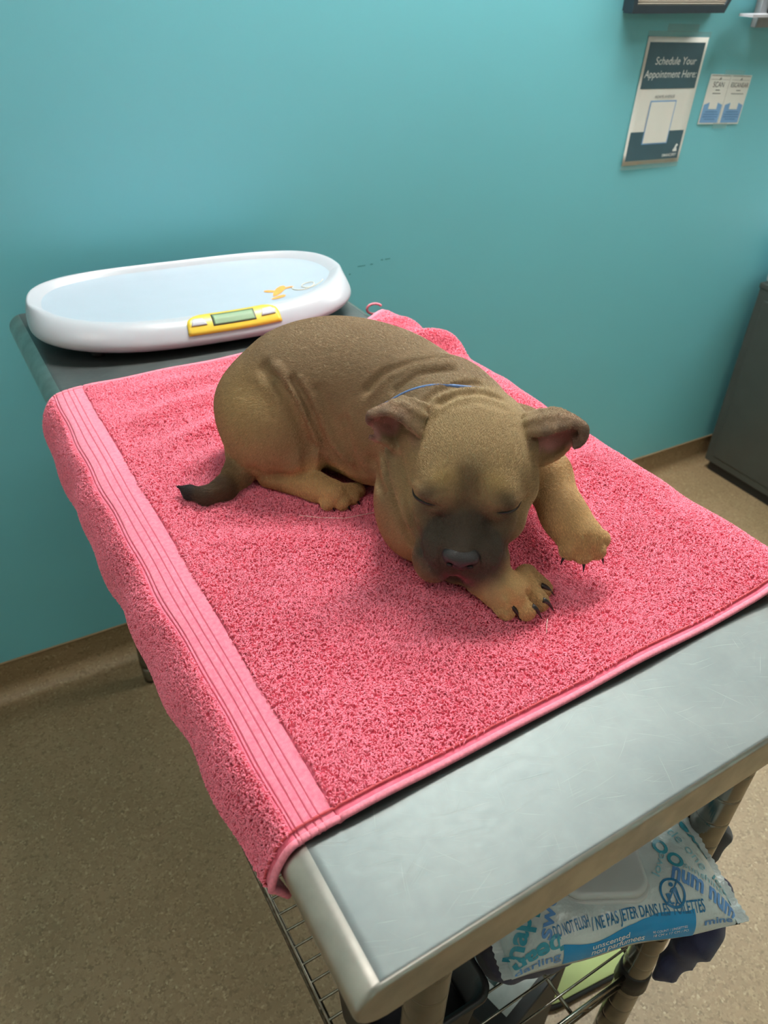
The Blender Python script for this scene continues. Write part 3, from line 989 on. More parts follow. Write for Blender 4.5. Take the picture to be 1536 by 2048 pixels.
CREASES = [
    ([(0.2992, 0.7791, 0.1474), (0.3052, 0.7535, 0.1382), (0.3121, 0.7329, 0.1205), (0.3192, 0.7202, 0.0953), (0.3253, 0.7145, 0.0680), (0.3187, 0.7073, 0.0509)], 0.007, 0.017),
    ([(0.3192, 0.7436, 0.1415), (0.3259, 0.7256, 0.1239), (0.3328, 0.7122, 0.0959), (0.3415, 0.7006, 0.0690), (0.3547, 0.6813, 0.0481)], 0.006, 0.011),
    ([(0.2625, 0.7451, 0.0366), (0.2804, 0.7354, 0.0267), (0.2991, 0.7179, 0.0299), (0.3182, 0.7071, 0.0391), (0.3264, 0.7072, 0.0487)], 0.0045, 0.008),
    ([(0.3583, 0.6879, 0.1083), (0.3566, 0.6748, 0.0823), (0.3662, 0.6627, 0.0483)], 0.005, 0.0055),
    ([(0.3329, 0.5902, 0.1586), (0.3702, 0.6467, 0.0737), (0.3445, 0.5756, 0.0808)], 0.006, 0.0065),
    ([(0.3641, 0.6112, 0.1053), (0.3517, 0.5752, 0.0948), (0.3440, 0.5382, 0.0758), (0.3498, 0.5204, 0.0499)], 0.0045, 0.0075),
    ([(0.3631, 0.5736, 0.1204), (0.3555, 0.5478, 0.1070), (0.3493, 0.5303, 0.0918), (0.3487, 0.5174, 0.0687), (0.3438, 0.4989, 0.0576)], 0.004, 0.008),
    ([(0.3962, 0.5832, 0.1733), (0.4089, 0.5848, 0.1804), (0.4268, 0.5799, 0.1859), (0.4567, 0.5729, 0.1846)], 0.004, 0.005),
    ([(0.4041, 0.5676, 0.1771), (0.4226, 0.5643, 0.1839), (0.4453, 0.5571, 0.1848), (0.4618, 0.5442, 0.1795)], 0.0038, 0.004),
    ([(0.3851, 0.6842, 0.1433), (0.4070, 0.6835, 0.1612), (0.4366, 0.6683, 0.1761), (0.4647, 0.6411, 0.1853)], 0.006, 0.007),
    ([(0.3992, 0.6477, 0.1570), (0.4159, 0.6349, 0.1770), (0.4428, 0.6088, 0.1884)], 0.005, 0.006),
    ([(0.3550, 0.5418, 0.1046), (0.3534, 0.5246, 0.1016), (0.3542, 0.5092, 0.1043), (0.3592, 0.4972, 0.1079)], 0.0032, 0.0045),
    ([(0.4067, 0.4599, 0.1081), (0.4197, 0.4586, 0.1045), (0.4360, 0.4629, 0.1011), (0.4489, 0.4692, 0.1063)], 0.0032, 0.0045),
    ([(0.3569, 0.5427, 0.1114), (0.3535, 0.5140, 0.1161), (0.3597, 0.4966, 0.1172)], 0.004, -0.0022),
    ([(0.4032, 0.4618, 0.1177), (0.4187, 0.4580, 0.1161), (0.4434, 0.4684, 0.1122)], 0.004, -0.0022),
    ([(0.3857, 0.4924, 0.1397), (0.3811, 0.4851, 0.1251), (0.3805, 0.4831, 0.1116)], 0.005, 0.003),
    ([(0.3705, 0.4994, 0.1344), (0.3689, 0.4909, 0.1225)], 0.004, 0.0012),
    ([(0.3954, 0.4804, 0.1352), (0.3910, 0.4752, 0.1221)], 0.004, 0.0012),
    ([(0.3500, 0.5102, 0.0719), (0.3423, 0.4931, 0.0624), (0.3443, 0.4851, 0.0466)], 0.0035, 0.003),
    ([(0.4382, 0.4610, 0.0941), (0.4292, 0.4556, 0.0770), (0.4223, 0.4535, 0.0552)], 0.004, 0.005),
    ([(0.3645, 0.4960, 0.0903), (0.3514, 0.4855, 0.0803), (0.3447, 0.4786, 0.0656)], 0.004, 0.003),
    ([(0.4014, 0.4666, 0.0908), (0.3992, 0.4510, 0.0805), (0.3968, 0.4422, 0.0688)], 0.004, 0.003),
    ([(0.3529, 0.4724, 0.0733), (0.3501, 0.4716, 0.0590), (0.3571, 0.4757, 0.0366)], 0.0032, 0.0035),
    ([(0.3792, 0.4527, 0.0775), (0.3812, 0.4467, 0.0652), (0.3860, 0.4483, 0.0459)], 0.0032, 0.0035),
    ([(0.3447, 0.4906, 0.0729), (0.3436, 0.4815, 0.0575), (0.3524, 0.4779, 0.0368)], 0.003, 0.0022),
    ([(0.4160, 0.4537, 0.0724), (0.4053, 0.4431, 0.0616), (0.4002, 0.4422, 0.0448)], 0.003, 0.0022),
    ([(0.3658, 0.4597, 0.0532), (0.3707, 0.4653, 0.0376), (0.3815, 0.4784, 0.0134)], 0.0028, 0.004),
    ([(0.3593, 0.4760, 0.0341), (0.3626, 0.4684, 0.0426), (0.3678, 0.4624, 0.0464), (0.3742, 0.4575, 0.0463), (0.3822, 0.4526, 0.0428)], 0.003, 0.003),
    ([(0.3098, 0.7665, 0.1506), (0.3171, 0.7396, 0.1355), (0.3240, 0.7200, 0.1075), (0.3311, 0.7125, 0.0758)], 0.006, -0.006),
    ([(0.4039, 0.4265, 0.0329), (0.4056, 0.4194, 0.0271), (0.4093, 0.4152, 0.0153)], 0.003, 0.0075),
    ([(0.4261, 0.4198, 0.0274), (0.4329, 0.4178, 0.0164), (0.4346, 0.4119, 0.0094)], 0.003, 0.0075),
    ([(0.4547, 0.4395, 0.0216), (0.4572, 0.4320, 0.0189), (0.4591, 0.4253, 0.0150)], 0.003, 0.007),
    ([(0.4925, 0.4352, 0.0614), (0.4925, 0.4301, 0.0538), (0.4940, 0.4276, 0.0437)], 0.003, 0.007),
    ([(0.5032, 0.4265, 0.0636), (0.5041, 0.4226, 0.0568), (0.5063, 0.4204, 0.0455)], 0.003, 0.007),
    ([(0.3880, 0.5579, 0.1636), (0.4082, 0.5556, 0.1768), (0.4359, 0.5434, 0.1816), (0.4563, 0.5278, 0.1756)], 0.005, 0.0012),
    ([(0.3434, 0.7215, 0.1345), (0.3495, 0.6986, 0.1051), (0.3530, 0.6780, 0.0748), (0.3639, 0.6671, 0.0465)], 0.006, 0.004),
    ([(0.3630, 0.5989, 0.1125), (0.3532, 0.5656, 0.1001), (0.3475, 0.5388, 0.0870)], 0.004, -0.0025),
    ([(0.2992, 0.7791, 0.1474), (0.3052, 0.7535, 0.1382), (0.3121, 0.7329, 0.1205), (0.3192, 0.7202, 0.0953), (0.3253, 0.7145, 0.0680), (0.3187, 0.7073, 0.0509)], 0.0034, 0.011),
    ([(0.3192, 0.7436, 0.1415), (0.3259, 0.7256, 0.1239), (0.3328, 0.7122, 0.0959), (0.3415, 0.7006, 0.0690), (0.3547, 0.6813, 0.0481)], 0.0034, 0.011),
    ([(0.2625, 0.7451, 0.0366), (0.2804, 0.7354, 0.0267), (0.2991, 0.7179, 0.0299), (0.3182, 0.7071, 0.0391), (0.3264, 0.7072, 0.0487)], 0.0034, 0.011),
    ([(0.3583, 0.6879, 0.1083), (0.3566, 0.6748, 0.0823), (0.3662, 0.6627, 0.0483)], 0.0034, 0.007),
    ([(0.3329, 0.5902, 0.1586), (0.3702, 0.6467, 0.0737), (0.3445, 0.5756, 0.0808)], 0.0034, 0.007),
    ([(0.3641, 0.6112, 0.1053), (0.3517, 0.5752, 0.0948), (0.3440, 0.5382, 0.0758), (0.3498, 0.5204, 0.0499)], 0.0034, 0.011),
    ([(0.3631, 0.5736, 0.1204), (0.3555, 0.5478, 0.1070), (0.3493, 0.5303, 0.0918), (0.3487, 0.5174, 0.0687), (0.3438, 0.4989, 0.0576)], 0.0034, 0.011),
    ([(0.3962, 0.5832, 0.1733), (0.4089, 0.5848, 0.1804), (0.4268, 0.5799, 0.1859), (0.4567, 0.5729, 0.1846)], 0.0034, 0.007),
    ([(0.4041, 0.5676, 0.1771), (0.4226, 0.5643, 0.1839), (0.4453, 0.5571, 0.1848), (0.4618, 0.5442, 0.1795)], 0.0034, 0.007),
    ([(0.3851, 0.6842, 0.1433), (0.4070, 0.6835, 0.1612), (0.4366, 0.6683, 0.1761), (0.4647, 0.6411, 0.1853)], 0.0034, 0.011),
    ([(0.3992, 0.6477, 0.1570), (0.4159, 0.6349, 0.1770), (0.4428, 0.6088, 0.1884)], 0.0034, 0.007),
    ([(0.3059, 0.7736, 0.1509), (0.3123, 0.7493, 0.1411), (0.3194, 0.7292, 0.1231), (0.3265, 0.7165, 0.0980), (0.3330, 0.7114, 0.0703), (0.3281, 0.7077, 0.0507)], 0.005, -0.0045),
    ([(0.3266, 0.7403, 0.1438), (0.3334, 0.7224, 0.1261), (0.3395, 0.7073, 0.0993), (0.3463, 0.6917, 0.0753), (0.3586, 0.6710, 0.0556)], 0.005, -0.0035),
    ([(0.3847, 0.6762, 0.1383), (0.4049, 0.6729, 0.1577), (0.4261, 0.6454, 0.1797), (0.4533, 0.6188, 0.1889)], 0.005, -0.003),
    ([(0.3630, 0.5989, 0.1125), (0.3529, 0.5671, 0.0993), (0.3455, 0.5310, 0.0800), (0.3483, 0.5090, 0.0585)], 0.004, -0.003),
]
DP = {k: np.array(v) for k, v in DP.items()}
HO = DP['skull']
_ph = math.radians(20.0)
HS = np.array([0.78, -0.62, 0.0]); HS /= np.linalg.norm(HS)           # puppy's left
_fh = np.array([-0.62, -0.78, 0.0]); _fh /= np.linalg.norm(_fh)
HF = _fh * math.cos(_ph) + np.array([0, 0, -math.sin(_ph)])            # towards the nose
HU = _fh * math.sin(_ph) + np.array([0, 0, math.cos(_ph)])             # up out of the forehead
def H(s, f, u):
    return HO + HS * s + HF * f + HU * u
HB = np.stack([HS, HF, HU], 1)                                          # local -> world columns

class SDF:
    def __init__(self, lo, hi, vox):
        self.lo, self.vox = np.array(lo, float), vox
        self.n = np.ceil((np.array(hi) - self.lo) / vox).astype(int) + 1
        self.ax = [self.lo[k] + vox * np.arange(self.n[k]) for k in range(3)]
        self.d = np.full(self.n, 0.05, np.float32)
    def region(self, lo, hi):
        a = np.maximum(0, np.floor((np.array(lo) - self.lo) / self.vox).astype(int))
        b = np.minimum(self.n, np.ceil((np.array(hi) - self.lo) / self.vox).astype(int) + 1)
        sl = tuple(slice(a[k], b[k]) for k in range(3))
        X, Y, Z = np.meshgrid(*[self.ax[k][sl[k]] for k in range(3)], indexing='ij')
        return sl, np.stack([X, Y, Z], -1).astype(np.float32)
    def union(self, lo, hi, fn, k):
        m = k + 0.004
        sl, P = self.region(np.array(lo) - m, np.array(hi) + m)
        if P.size == 0:
            return
        b = fn(P)
        a = self.d[sl]
        h = np.clip(0.5 + 0.5 * (a - b) / k, 0, 1)
        self.d[sl] = a * (1 - h) + b * h - k * h * (1 - h)
    def sph(self, c, r, k=0.02):
        c = np.array(c)
        self.union(c - r, c + r, lambda P: np.linalg.norm(P - c.astype(np.float32), axis=-1) - r, k)
    def ell(self, c, r, B=np.eye(3), k=0.02):
        c = np.array(c); r = np.array(r, float)
        e = np.abs(B) @ r
        def fn(P):
            q = (P - c) @ B
            k0 = np.linalg.norm(q / r, axis=-1)
            k1 = np.linalg.norm(q / (r * r), axis=-1) + 1e-9
            return k0 * (k0 - 1) / k1
        self.union(c - e, c + e, fn, k)
    def cone(self, a, b, ra, rb, k=0.02):
        a = np.array(a, float); b = np.array(b, float)
        m = max(ra, rb)
        ab = b - a
        def fn(P):
            q = P - a
            t = np.clip((q @ ab) / (ab @ ab), 0, 1)
            return np.linalg.norm(q - t[..., None] * ab, axis=-1) - (ra + (rb - ra) * t)
        self.union(np.minimum(a, b) - m, np.maximum(a, b) + m, fn, k)
    def rbox(self, c, hsz, r, B, k):
        c = np.array(c); hsz = np.array(hsz)
        e = np.abs(B) @ hsz
        def fn(P):
            q = np.abs((P - c) @ B) - (hsz - r)
            return np.linalg.norm(np.maximum(q, 0), axis=-1) + np.minimum(q.max(-1), 0) - r
        self.union(c - e, c + e, fn, k)
    def tri(self, a, b, c, r, k):
        a, b, c = (np.array(x, float) for x in (a, b, c))
        lo = np.minimum(np.minimum(a, b), c) - r
        hi = np.maximum(np.maximum(a, b), c) + r
        nor = np.cross(b - a, c - a)
        def seg(P, p, q):
            e = q - p
            t = np.clip(((P - p) @ e) / (e @ e + 1e-12), 0, 1)
            w = P - p - t[..., None] * e
            return (w * w).sum(-1)
        def fn(P):
            s = np.minimum(np.minimum(seg(P, a, b), seg(P, b, c)), seg(P, c, a))
            inside = (((P - a) @ np.cross(nor, b - a)) >= 0) & (((P - b) @ np.cross(nor, c - b)) >= 0) & (((P - c) @ np.cross(nor, a - c)) >= 0)
            pl = ((P - a) @ nor) ** 2 / (nor @ nor + 1e-15)
            return np.sqrt(np.where(inside, pl, s)) - r
        self.union(lo, hi, fn, k)
    def crease(self, path, w, depth):
        """soft groove (depth > 0) or ridge (depth < 0) along a polyline"""
        path = np.array(path, float)
        lo, hi = path.min(0) - 3 * w, path.max(0) + 3 * w
        sl, P = self.region(lo, hi)
        d2 = None
        for p, q in zip(path[:-1], path[1:]):
            e = q - p
            t = np.clip(((P - p) @ e) / (e @ e + 1e-12), 0, 1)
            x = P - p - t[..., None] * e
            x = (x * x).sum(-1)
            d2 = x if d2 is None else np.minimum(d2, x)
        # fade towards the ends
        L = np.linalg.norm(path[-1] - path[0]) + 1e-9
        self.d[sl] += (depth * np.exp(-d2 / (w * w))).astype(np.float32)
    def mesh(self):
        """surface nets -> verts, quads"""
        D = self.d
        ins = D < 0
        nx, ny, nz = D.shape
        acc = np.zeros((nx - 1, ny - 1, nz - 1, 3), np.float32)
        cnt = np.zeros((nx - 1, ny - 1, nz - 1), np.float32)
        cor = [(i, j, k) for i in (0, 1) for j in (0, 1) for k in (0, 1)]
        def sub(A, o):
            return A[o[0]:nx - 1 + o[0], o[1]:ny - 1 + o[1], o[2]:nz - 1 + o[2]]
        for a in cor:
            for ax in range(3):
                if a[ax]:
                    continue
                b = list(a); b[ax] = 1
                da, db = sub(D, a), sub(D, b)
                m = sub(ins, a) != sub(ins, b)
                t = np.where(m, da / np.where(m, da - db, 1), 0)
                for q in range(3):
                    acc[..., q] += np.where(m, a[q] + (t if q == ax else 0), 0)
                cnt += m
        act = cnt > 0
        idx = -np.ones(act.shape, np.int64)
        ii = np.argwhere(act)
        idx[act] = np.arange(len(ii))
        V = (ii + acc[act] / cnt[act][:, None]) * self.vox + self.lo
        quads = []
        for ax in range(3):
            b, c = (ax + 1) % 3, (ax + 2) % 3
            s0 = [slice(None)] * 3; s1 = [slice(None)] * 3
            s0[ax] = slice(0, -1); s1[ax] = slice(1, None)
            A0, A1 = ins[tuple(s0)], ins[tuple(s1)]
            E = np.argwhere(A0 != A1)
            ok = (E[:, b] > 0) & (E[:, c] > 0) & (E[:, b] < D.shape[b] - 1) & (E[:, c] < D.shape[c] - 1)
            E = E[ok]
            flip = A1[tuple(E.T)]
            def cell(db, dc):
                Q = E.copy(); Q[:, b] -= db; Q[:, c] -= dc
                return idx[tuple(Q.T)]
            q = np.stack([cell(1, 1), cell(0, 1), cell(0, 0), cell(1, 0)], 1)
            q[flip] = q[flip][:, ::-1]
            quads.append(q)
        return V, np.vstack(quads)

def build_dog_sdf(vox=0.0021, creases=True):
    g = SDF((0.165, 0.385, -0.012), (0.575, 0.92, 0.20), vox)
    p = DP
    # trunk
    g.ell(p['rump'], (0.091, 0.091, 0.088), k=0.03)
    g.sph(p['loin'], 0.086, 0.04)
    g.sph(p['ribs'], 0.084, 0.04)
    g.sph(p['shoulder'], 0.080, 0.04)
    g.sph(p['belly'], 0.050, 0.035)
    g.cone(p['rump'] * [1, 1, 0.6], p['ribs'] * [1, 1, 0.6], 0.046, 0.050, 0.035)
    g.sph(p['chest'], 0.062, 0.035)
    g.sph(p['brisket'], 0.044, 0.03)
    g.cone(p['withers'], p['neck'], 0.045, 0.066, 0.03)
    # right hind leg, folded
    th_ = p['thigh'] + [-0.006, -0.013, 0.0]
    kn_ = p['knee'] + [-0.001, -0.011, 0.011]
    g.ell(th_, (0.061, 0.064, 0.066), k=0.006)
    g.sph(p['thigh2'] + [0.0, -0.003, 0.0], 0.061, 0.018)
    g.cone(th_, kn_, 0.052, 0.034, 0.006)
    g.cone(p['knee'] * [1, 1, 0.5], p['hock'], 0.015, 0.015, 0.004)
    g.cone(p['hock'], p['hfoot'], 0.0155, 0.0170, 0.004)
    g.cone(p['hfoot'], p['hpaw'], 0.0175, 0.0165, 0.006)
    for t_ in ('ht1', 'ht2', 'ht3', 'ht4'):
        g.cone(p['hpaw'] + (p[t_] - p['hpaw']) * 0.35 + [0, 0, 0.002], p[t_], 0.0100, 0.0090, 0.0022)
    # tail
    tr_ = [0.022, 0.0195, 0.0175, 0.0135, 0.0098, 0.0072, 0.0018]
    for i in range(6):
        g.cone(p['tail%d' % i], p['tail%d' % (i + 1)], tr_[i], tr_[i + 1], 0.008 if i else 0.012)
    # right fore leg under the chin
    g.cone(p['brisket'], p['elbowR'], 0.036, 0.029, 0.02)
    g.cone(p['elbowR'], p['wristR'], 0.028, 0.022, 0.012)
    g.cone(p['wristR'], p['pawR'], 0.022, 0.021, 0.010)
    for i in '1234':
        k_, t_ = p['rk' + i], p['rt' + i]
        g.cone(p['pawR'] + (k_ - p['pawR']) * 0.5, k_, 0.013, 0.0115, 0.007)
        g.cone(k_, t_, 0.0108, 0.0098, 0.0022)
    # left fore leg, lifted
    g.cone(p['shoulder'] + [0.01, -0.01, -0.005], p['shL'], 0.055, 0.038, 0.03)
    g.cone(p['shL'], p['elbowL'], 0.036, 0.027, 0.015)
    g.cone(p['elbowL'], p['wristL'], 0.027, 0.0225, 0.012)
    g.cone(p['wristL'], p['pawL'], 0.0225, 0.024, 0.012)
    for i in '1234':
        t_ = p['lt' + i]
        g.cone(p['pawL'] + (t_ - p['pawL']) * 0.35, t_, 0.0135, 0.0105, 0.0035)
    # head
    g.cone(p['neck'], H(0, -0.02, -0.02), 0.066, 0.060, 0.03)
    g.ell(H(0, -0.006, 0.0), (0.066, 0.058, 0.050), HB, 0.02)
    g.ell(H(0, 0.030, 0.008), (0.055, 0.046, 0.036), HB, 0.02)
    for s in (-1, 1):
        g.sph(H(s * 0.043, 0.026, -0.018), 0.027, 0.02)
        g.sph(H(s * 0.037, 0.062, -0.026), 0.024, 0.018)
        g.sph(H(s * 0.025, 0.058, 0.008), 0.023, 0.012)
    g.cone(H(0, -0.01, -0.045), H(0, 0.06, -0.048), 0.040, 0.026, 0.015)
    g.rbox(H(0, 0.088, -0.037), (0.043, 0.034, 0.029), 0.023, HB, 0.010)
    g.cone(H(0, 0.066, -0.008), H(0, 0.106, -0.021), 0.020, 0.0165, 0.008)
    for s in (-1, 1):
        g.ell(H(s * 0.0270, 0.096, -0.056), (0.0235, 0.028, 0.031), HB, 0.003)
    g.ell(H(0, 0.092, -0.079), (0.026, 0.022, 0.011), HB, 0.004)
    # ears: folded sheets of skin
    for ear in (earR, earL):
        E_ = np.array(ear)
        # densify with a smooth spline both ways
        E2 = np.stack([catmull(E_[:, j], 2) for j in range(4)], 1)
        E3 = np.stack([catmull(E2[i], 2) for i in range(len(E2))], 0)
        for i in range(E3.shape[0] - 1):
            for j in range(E3.shape[1] - 1):
                th = 0.0034 - 0.0010 * i / E3.shape[0]
                g.tri(E3[i, j], E3[i, j + 1], E3[i + 1, j + 1], th, 0.0022)
                g.tri(E3[i, j], E3[i + 1, j + 1], E3[i + 1, j], th, 0.0022)
    if creases:
        for path, w, dp in CREASES:
            g.crease(path, w, dp)
    # weight of the body flattens on the towel
    Z = g.ax[2][None, None, :].astype(np.float32)
    g.d = np.maximum(g.d, -(Z + 0.004))
    return g

dog = thing('puppy', 'brown puppy with dark muzzle and folded ears lying on the pink towel, left forepaw lifted', 'puppy',
            (float(DP['ribs'][0]), float(DP['ribs'][1]), ZT))
DO = np.array(dog.location)
g = build_dog_sdf()
DV, DF = g.mesh()
# relax the net slightly
def relax(V, F, it, amt):
    e = np.vstack([F[:, [0, 1]], F[:, [1, 2]], F[:, [2, 3]], F[:, [3, 0]]])
    for _ in range(it):
        s = np.zeros_like(V); c = np.zeros(len(V))
        for a, b in ((0, 1), (1, 0)):
            for q in range(3):
                s[:, q] += np.bincount(e[:, a], V[e[:, b], q], len(V))
            c += np.bincount(e[:, a], minlength=len(V))
        V = V + (s / np.maximum(c, 1)[:, None] - V) * amt
    return V
DV = relax(DV, DF, 2, 0.4)

def vnormals(V, F):
    n = np.cross(V[F[:, 2]] - V[F[:, 0]], V[F[:, 3]] - V[F[:, 1]])
    N = np.zeros_like(V)
    for k in range(4):
        for q in range(3):
            N[:, q] += np.bincount(F[:, k], n[:, q], len(V))
    return N / (np.linalg.norm(N, axis=1, keepdims=True) + 1e-12)
DN = vnormals(DV, DF)
# (vertices are used relative to the towel surface; world z = ZT + z)
def lin(r, g_, b_):
    return np.array(srgb(r, g_, b_)[:3])

def ear_inner(P):
    w = np.zeros(len(P))
    for ear in (np.array(earR), np.array(earL)):
        cen = ear[1:4, 2].mean(0) * 0.55 + ear[1:4, 3].mean(0) * 0.45
        w = np.maximum(w, np.clip(1.5 * np.exp(-(np.linalg.norm(P - cen, axis=1) / 0.024) ** 2), 0, 1))
    return w

def coat_colour(P, N):
    """fur colour: sable brown coat, dark mask on the muzzle, dark tail"""
    p = DP
    n = len(P)
    C = np.tile(lin(146, 117, 84), (n, 1))
    def blend(w, col):
        nonlocal C
        w = np.clip(w, 0, 1)[:, None]
        C = C * (1 - w) + np.array(col) * w
    def blob(c, r, soft):
        d = np.linalg.norm(P - c, axis=1)
        return np.clip((r - d) / soft + 0.5, 0, 1)
    body_h = P[:, 2]
    blend(np.clip((body_h - 0.09) / 0.07, 0, 1) * 0.75, lin(130, 108, 84))            # greyer along the back
    blend(np.clip((0.055 - body_h) / 0.05, 0, 1) * 0.7, lin(172, 132, 84))            # tan underneath
    blend(blob(p['thigh'] + [-0.02, -0.01, 0.02], 0.055, 0.04) * 0.55, lin(176, 146, 98))  # highlight on the haunch, painted into the coat
    for a, b, r in (('elbowL', 'pawL', 0.045), ('elbowR', 'pawR', 0.038)):
        m_ = 0.5 * (p[a] + p[b])
        blend(blob(m_, 0.06, 0.03) * 0.8, lin(188, 150, 104))
    for t_ in ('pawL', 'pawR', 'hpaw', 'hfoot'):
        blend(blob(p[t_], 0.034, 0.014) * 0.75, lin(186, 148, 100))
    # tail
    ts_ = [p['tail%d' % i] for i in range(7)]
    for i, cc in enumerate([(98, 72, 48), (78, 56, 38), (66, 47, 33), (74, 52, 36), (62, 45, 36), (44, 35, 34), (34, 28, 30)]):
        blend(blob(ts_[i], 0.021 if i < 4 else 0.017, 0.012), lin(*cc))
    # head
    q = (P - HO) @ HB
    inhead = np.clip((0.085 - np.linalg.norm(q * [1, 0.75, 1] - [0, 0.02, 0], axis=1)) / 0.02, 0, 1)
    blend(inhead * 0.8, lin(156, 130, 92))
    md = np.linalg.norm((q - [0, 0.100, -0.030]) / [0.053, 0.038, 0.060], axis=1)
    wob = np.sin(q[:, 0] * 160) * np.sin(q[:, 1] * 140 + 2)
    blend(np.clip((1.0 - md) / 0.38 + 0.42 + 0.12 * wob, 0, 1) * 0.95, lin(56, 50, 46))
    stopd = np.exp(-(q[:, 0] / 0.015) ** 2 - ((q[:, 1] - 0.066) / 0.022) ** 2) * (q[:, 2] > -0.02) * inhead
    jw = np.exp(-((np.abs(q[:, 0]) - 0.034) / 0.012) ** 2 - ((q[:, 2] + 0.05) / 0.022) ** 2) * (q[:, 1] > 0.08)
    blend(jw * 0.35, lin(86, 77, 72))
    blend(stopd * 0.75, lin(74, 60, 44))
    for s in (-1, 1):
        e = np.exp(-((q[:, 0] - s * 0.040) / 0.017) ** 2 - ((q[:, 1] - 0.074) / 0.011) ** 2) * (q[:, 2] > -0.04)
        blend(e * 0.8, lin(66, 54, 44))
        br = np.exp(-((q[:, 0] - s * 0.026) / 0.014) ** 2 - ((q[:, 1] - 0.060) / 0.010) ** 2) * (q[:, 2] > 0.0)
        blend(br * 0.5, lin(150, 122, 70))
    # ears: pink inside, brown outside, dark rims
    for ear, sg in ((np.array(earR), -1), (np.array(earL), 1)):
        c_ = ear.reshape(-1, 3)
        d = np.sqrt(((P[:, None, :] - c_[None, ::2, :]) ** 2).sum(-1)).min(1)
        em = np.clip((0.020 - d) / 0.008, 0, 1) * (sg * q[:, 0] > 0.052)
        blend(em * 0.6, lin(128, 104, 80))
        tocam = -(P + [0, 0, -0.55]); tocam /= np.linalg.norm(tocam, axis=1, keepdims=True)
        cen = ear[1:4, 2].mean(0) * 0.55 + ear[1:4, 3].mean(0) * 0.45
        inner = np.exp(-(np.linalg.norm(P - cen, axis=1) / 0.024) ** 2)
        blend(np.clip(inner * 1.5, 0, 1) * em, lin(198, 138, 130))
        rim = np.exp(-(np.sqrt(((P[:, None, :] - ear[None, 1:, 0]) ** 2).sum(-1)).min(1) / 0.006) ** 2)
        blend(rim * em * 0.7, lin(84, 66, 58))
        tip = np.exp(-(np.sqrt(((P[:, None, :] - ear[None, -1:, :].reshape(1, -1, 3)) ** 2).sum(-1)).min(1) / 0.012) ** 2)
        blend(tip * em * 0.7, lin(84, 68, 60))
    # lips
    lip = np.exp(-(q[:, 0] / 0.016) ** 2 - ((q[:, 2] + 0.058) / 0.009) ** 2) * (q[:, 1] > 0.098)
    blend(lip * 0.95, lin(150, 78, 88))
    return C

def skin_material():
    t = NT('puppy_coat')
    at = t.n('ShaderNodeAttribute', attribute_name='tint')
    v = t.coord('Object')
    f = t.noise(v, 700.0, 2.0)
    t.color(t.mix(t.math('MULTIPLY', f, 0.25), at.outputs['Color'], (0.12, 0.09, 0.06, 1)))
    t.set(Roughness=0.8)
    t.b.inputs['Specular IOR Level'].default_value = 0.2
    t.bump(f, 0.4, 0.0008)
    return t.m
M_COAT = skin_material()
ccol = coat_colour(DV, DN)
me = bpy.data.meshes.new('body')
W = DV.copy(); W[:, 2] += ZT
me.from_pydata((W - DO).tolist(), [], DF.tolist())
me.update()
at = me.attributes.new('tint', 'FLOAT_COLOR', 'POINT')
at.data.foreach_set('color', np.c_[ccol, np.ones(len(ccol))].astype(np.float32).ravel())
body = obj('body', me, M_COAT, dog, True)

# nose pad, claws, collar
def surf_ell(name, c, r, B, mat, parent, seg=24, ring=14, warp=None):
    V, F = [], []
    for i in range(ring + 1):
        a = math.pi * i / ring
        for k in range(seg):
            b_ = 2 * math.pi * k / seg
            q_ = np.array([r[0] * math.sin(a) * math.cos(b_), r[1] * math.cos(a), r[2] * math.sin(a) * math.sin(b_)])
            if warp:
                q_ = warp(q_)
            w_ = c + B @ q_
            V.append((w_[0] - DO[0], w_[1] - DO[1], w_[2] + ZT - DO[2]))
    for i in range(ring):
        for k in range(seg):
            k2 = (k + 1) % seg
            F.append((i * seg + k, i * seg + k2, (i + 1) * seg + k2, (i + 1) * seg + k))
    return obj(name, mesh(name, V, F), mat, parent, True)
M_NOSE = plain('nose_leather', srgb(46, 43, 44), 0.34, 0, 900, 0.25, 0.5, 0.5)
M_NOSTRIL = plain('nostril', srgb(18, 16, 17), 0.6)
def nose_warp(q_):
    x, y, z = q_
    x *= 1.0 + 0.25 * (z > 0) * (z / 0.011)
    # nostril dents
    for s in (-1, 1):
        d2 = ((x - s * 0.009) / 0.004) ** 2 + ((z + 0.001) / 0.0035) ** 2
        if y > 0:
            y -= 0.004 * math.exp(-d2)
    return np.array([x, y, z])
nose = surf_ell('nose', H(0, 0.1145, -0.021), (0.0185, 0.0135, 0.0125), HB, M_NOSE, dog, 32, 20, nose_warp)
for s in (-1, 1):
    surf_ell('nostril', H(s * 0.0102, 0.1240, -0.024), (0.0032, 0.0018, 0.0024), HB, M_NOSTRIL, nose, 12, 8)

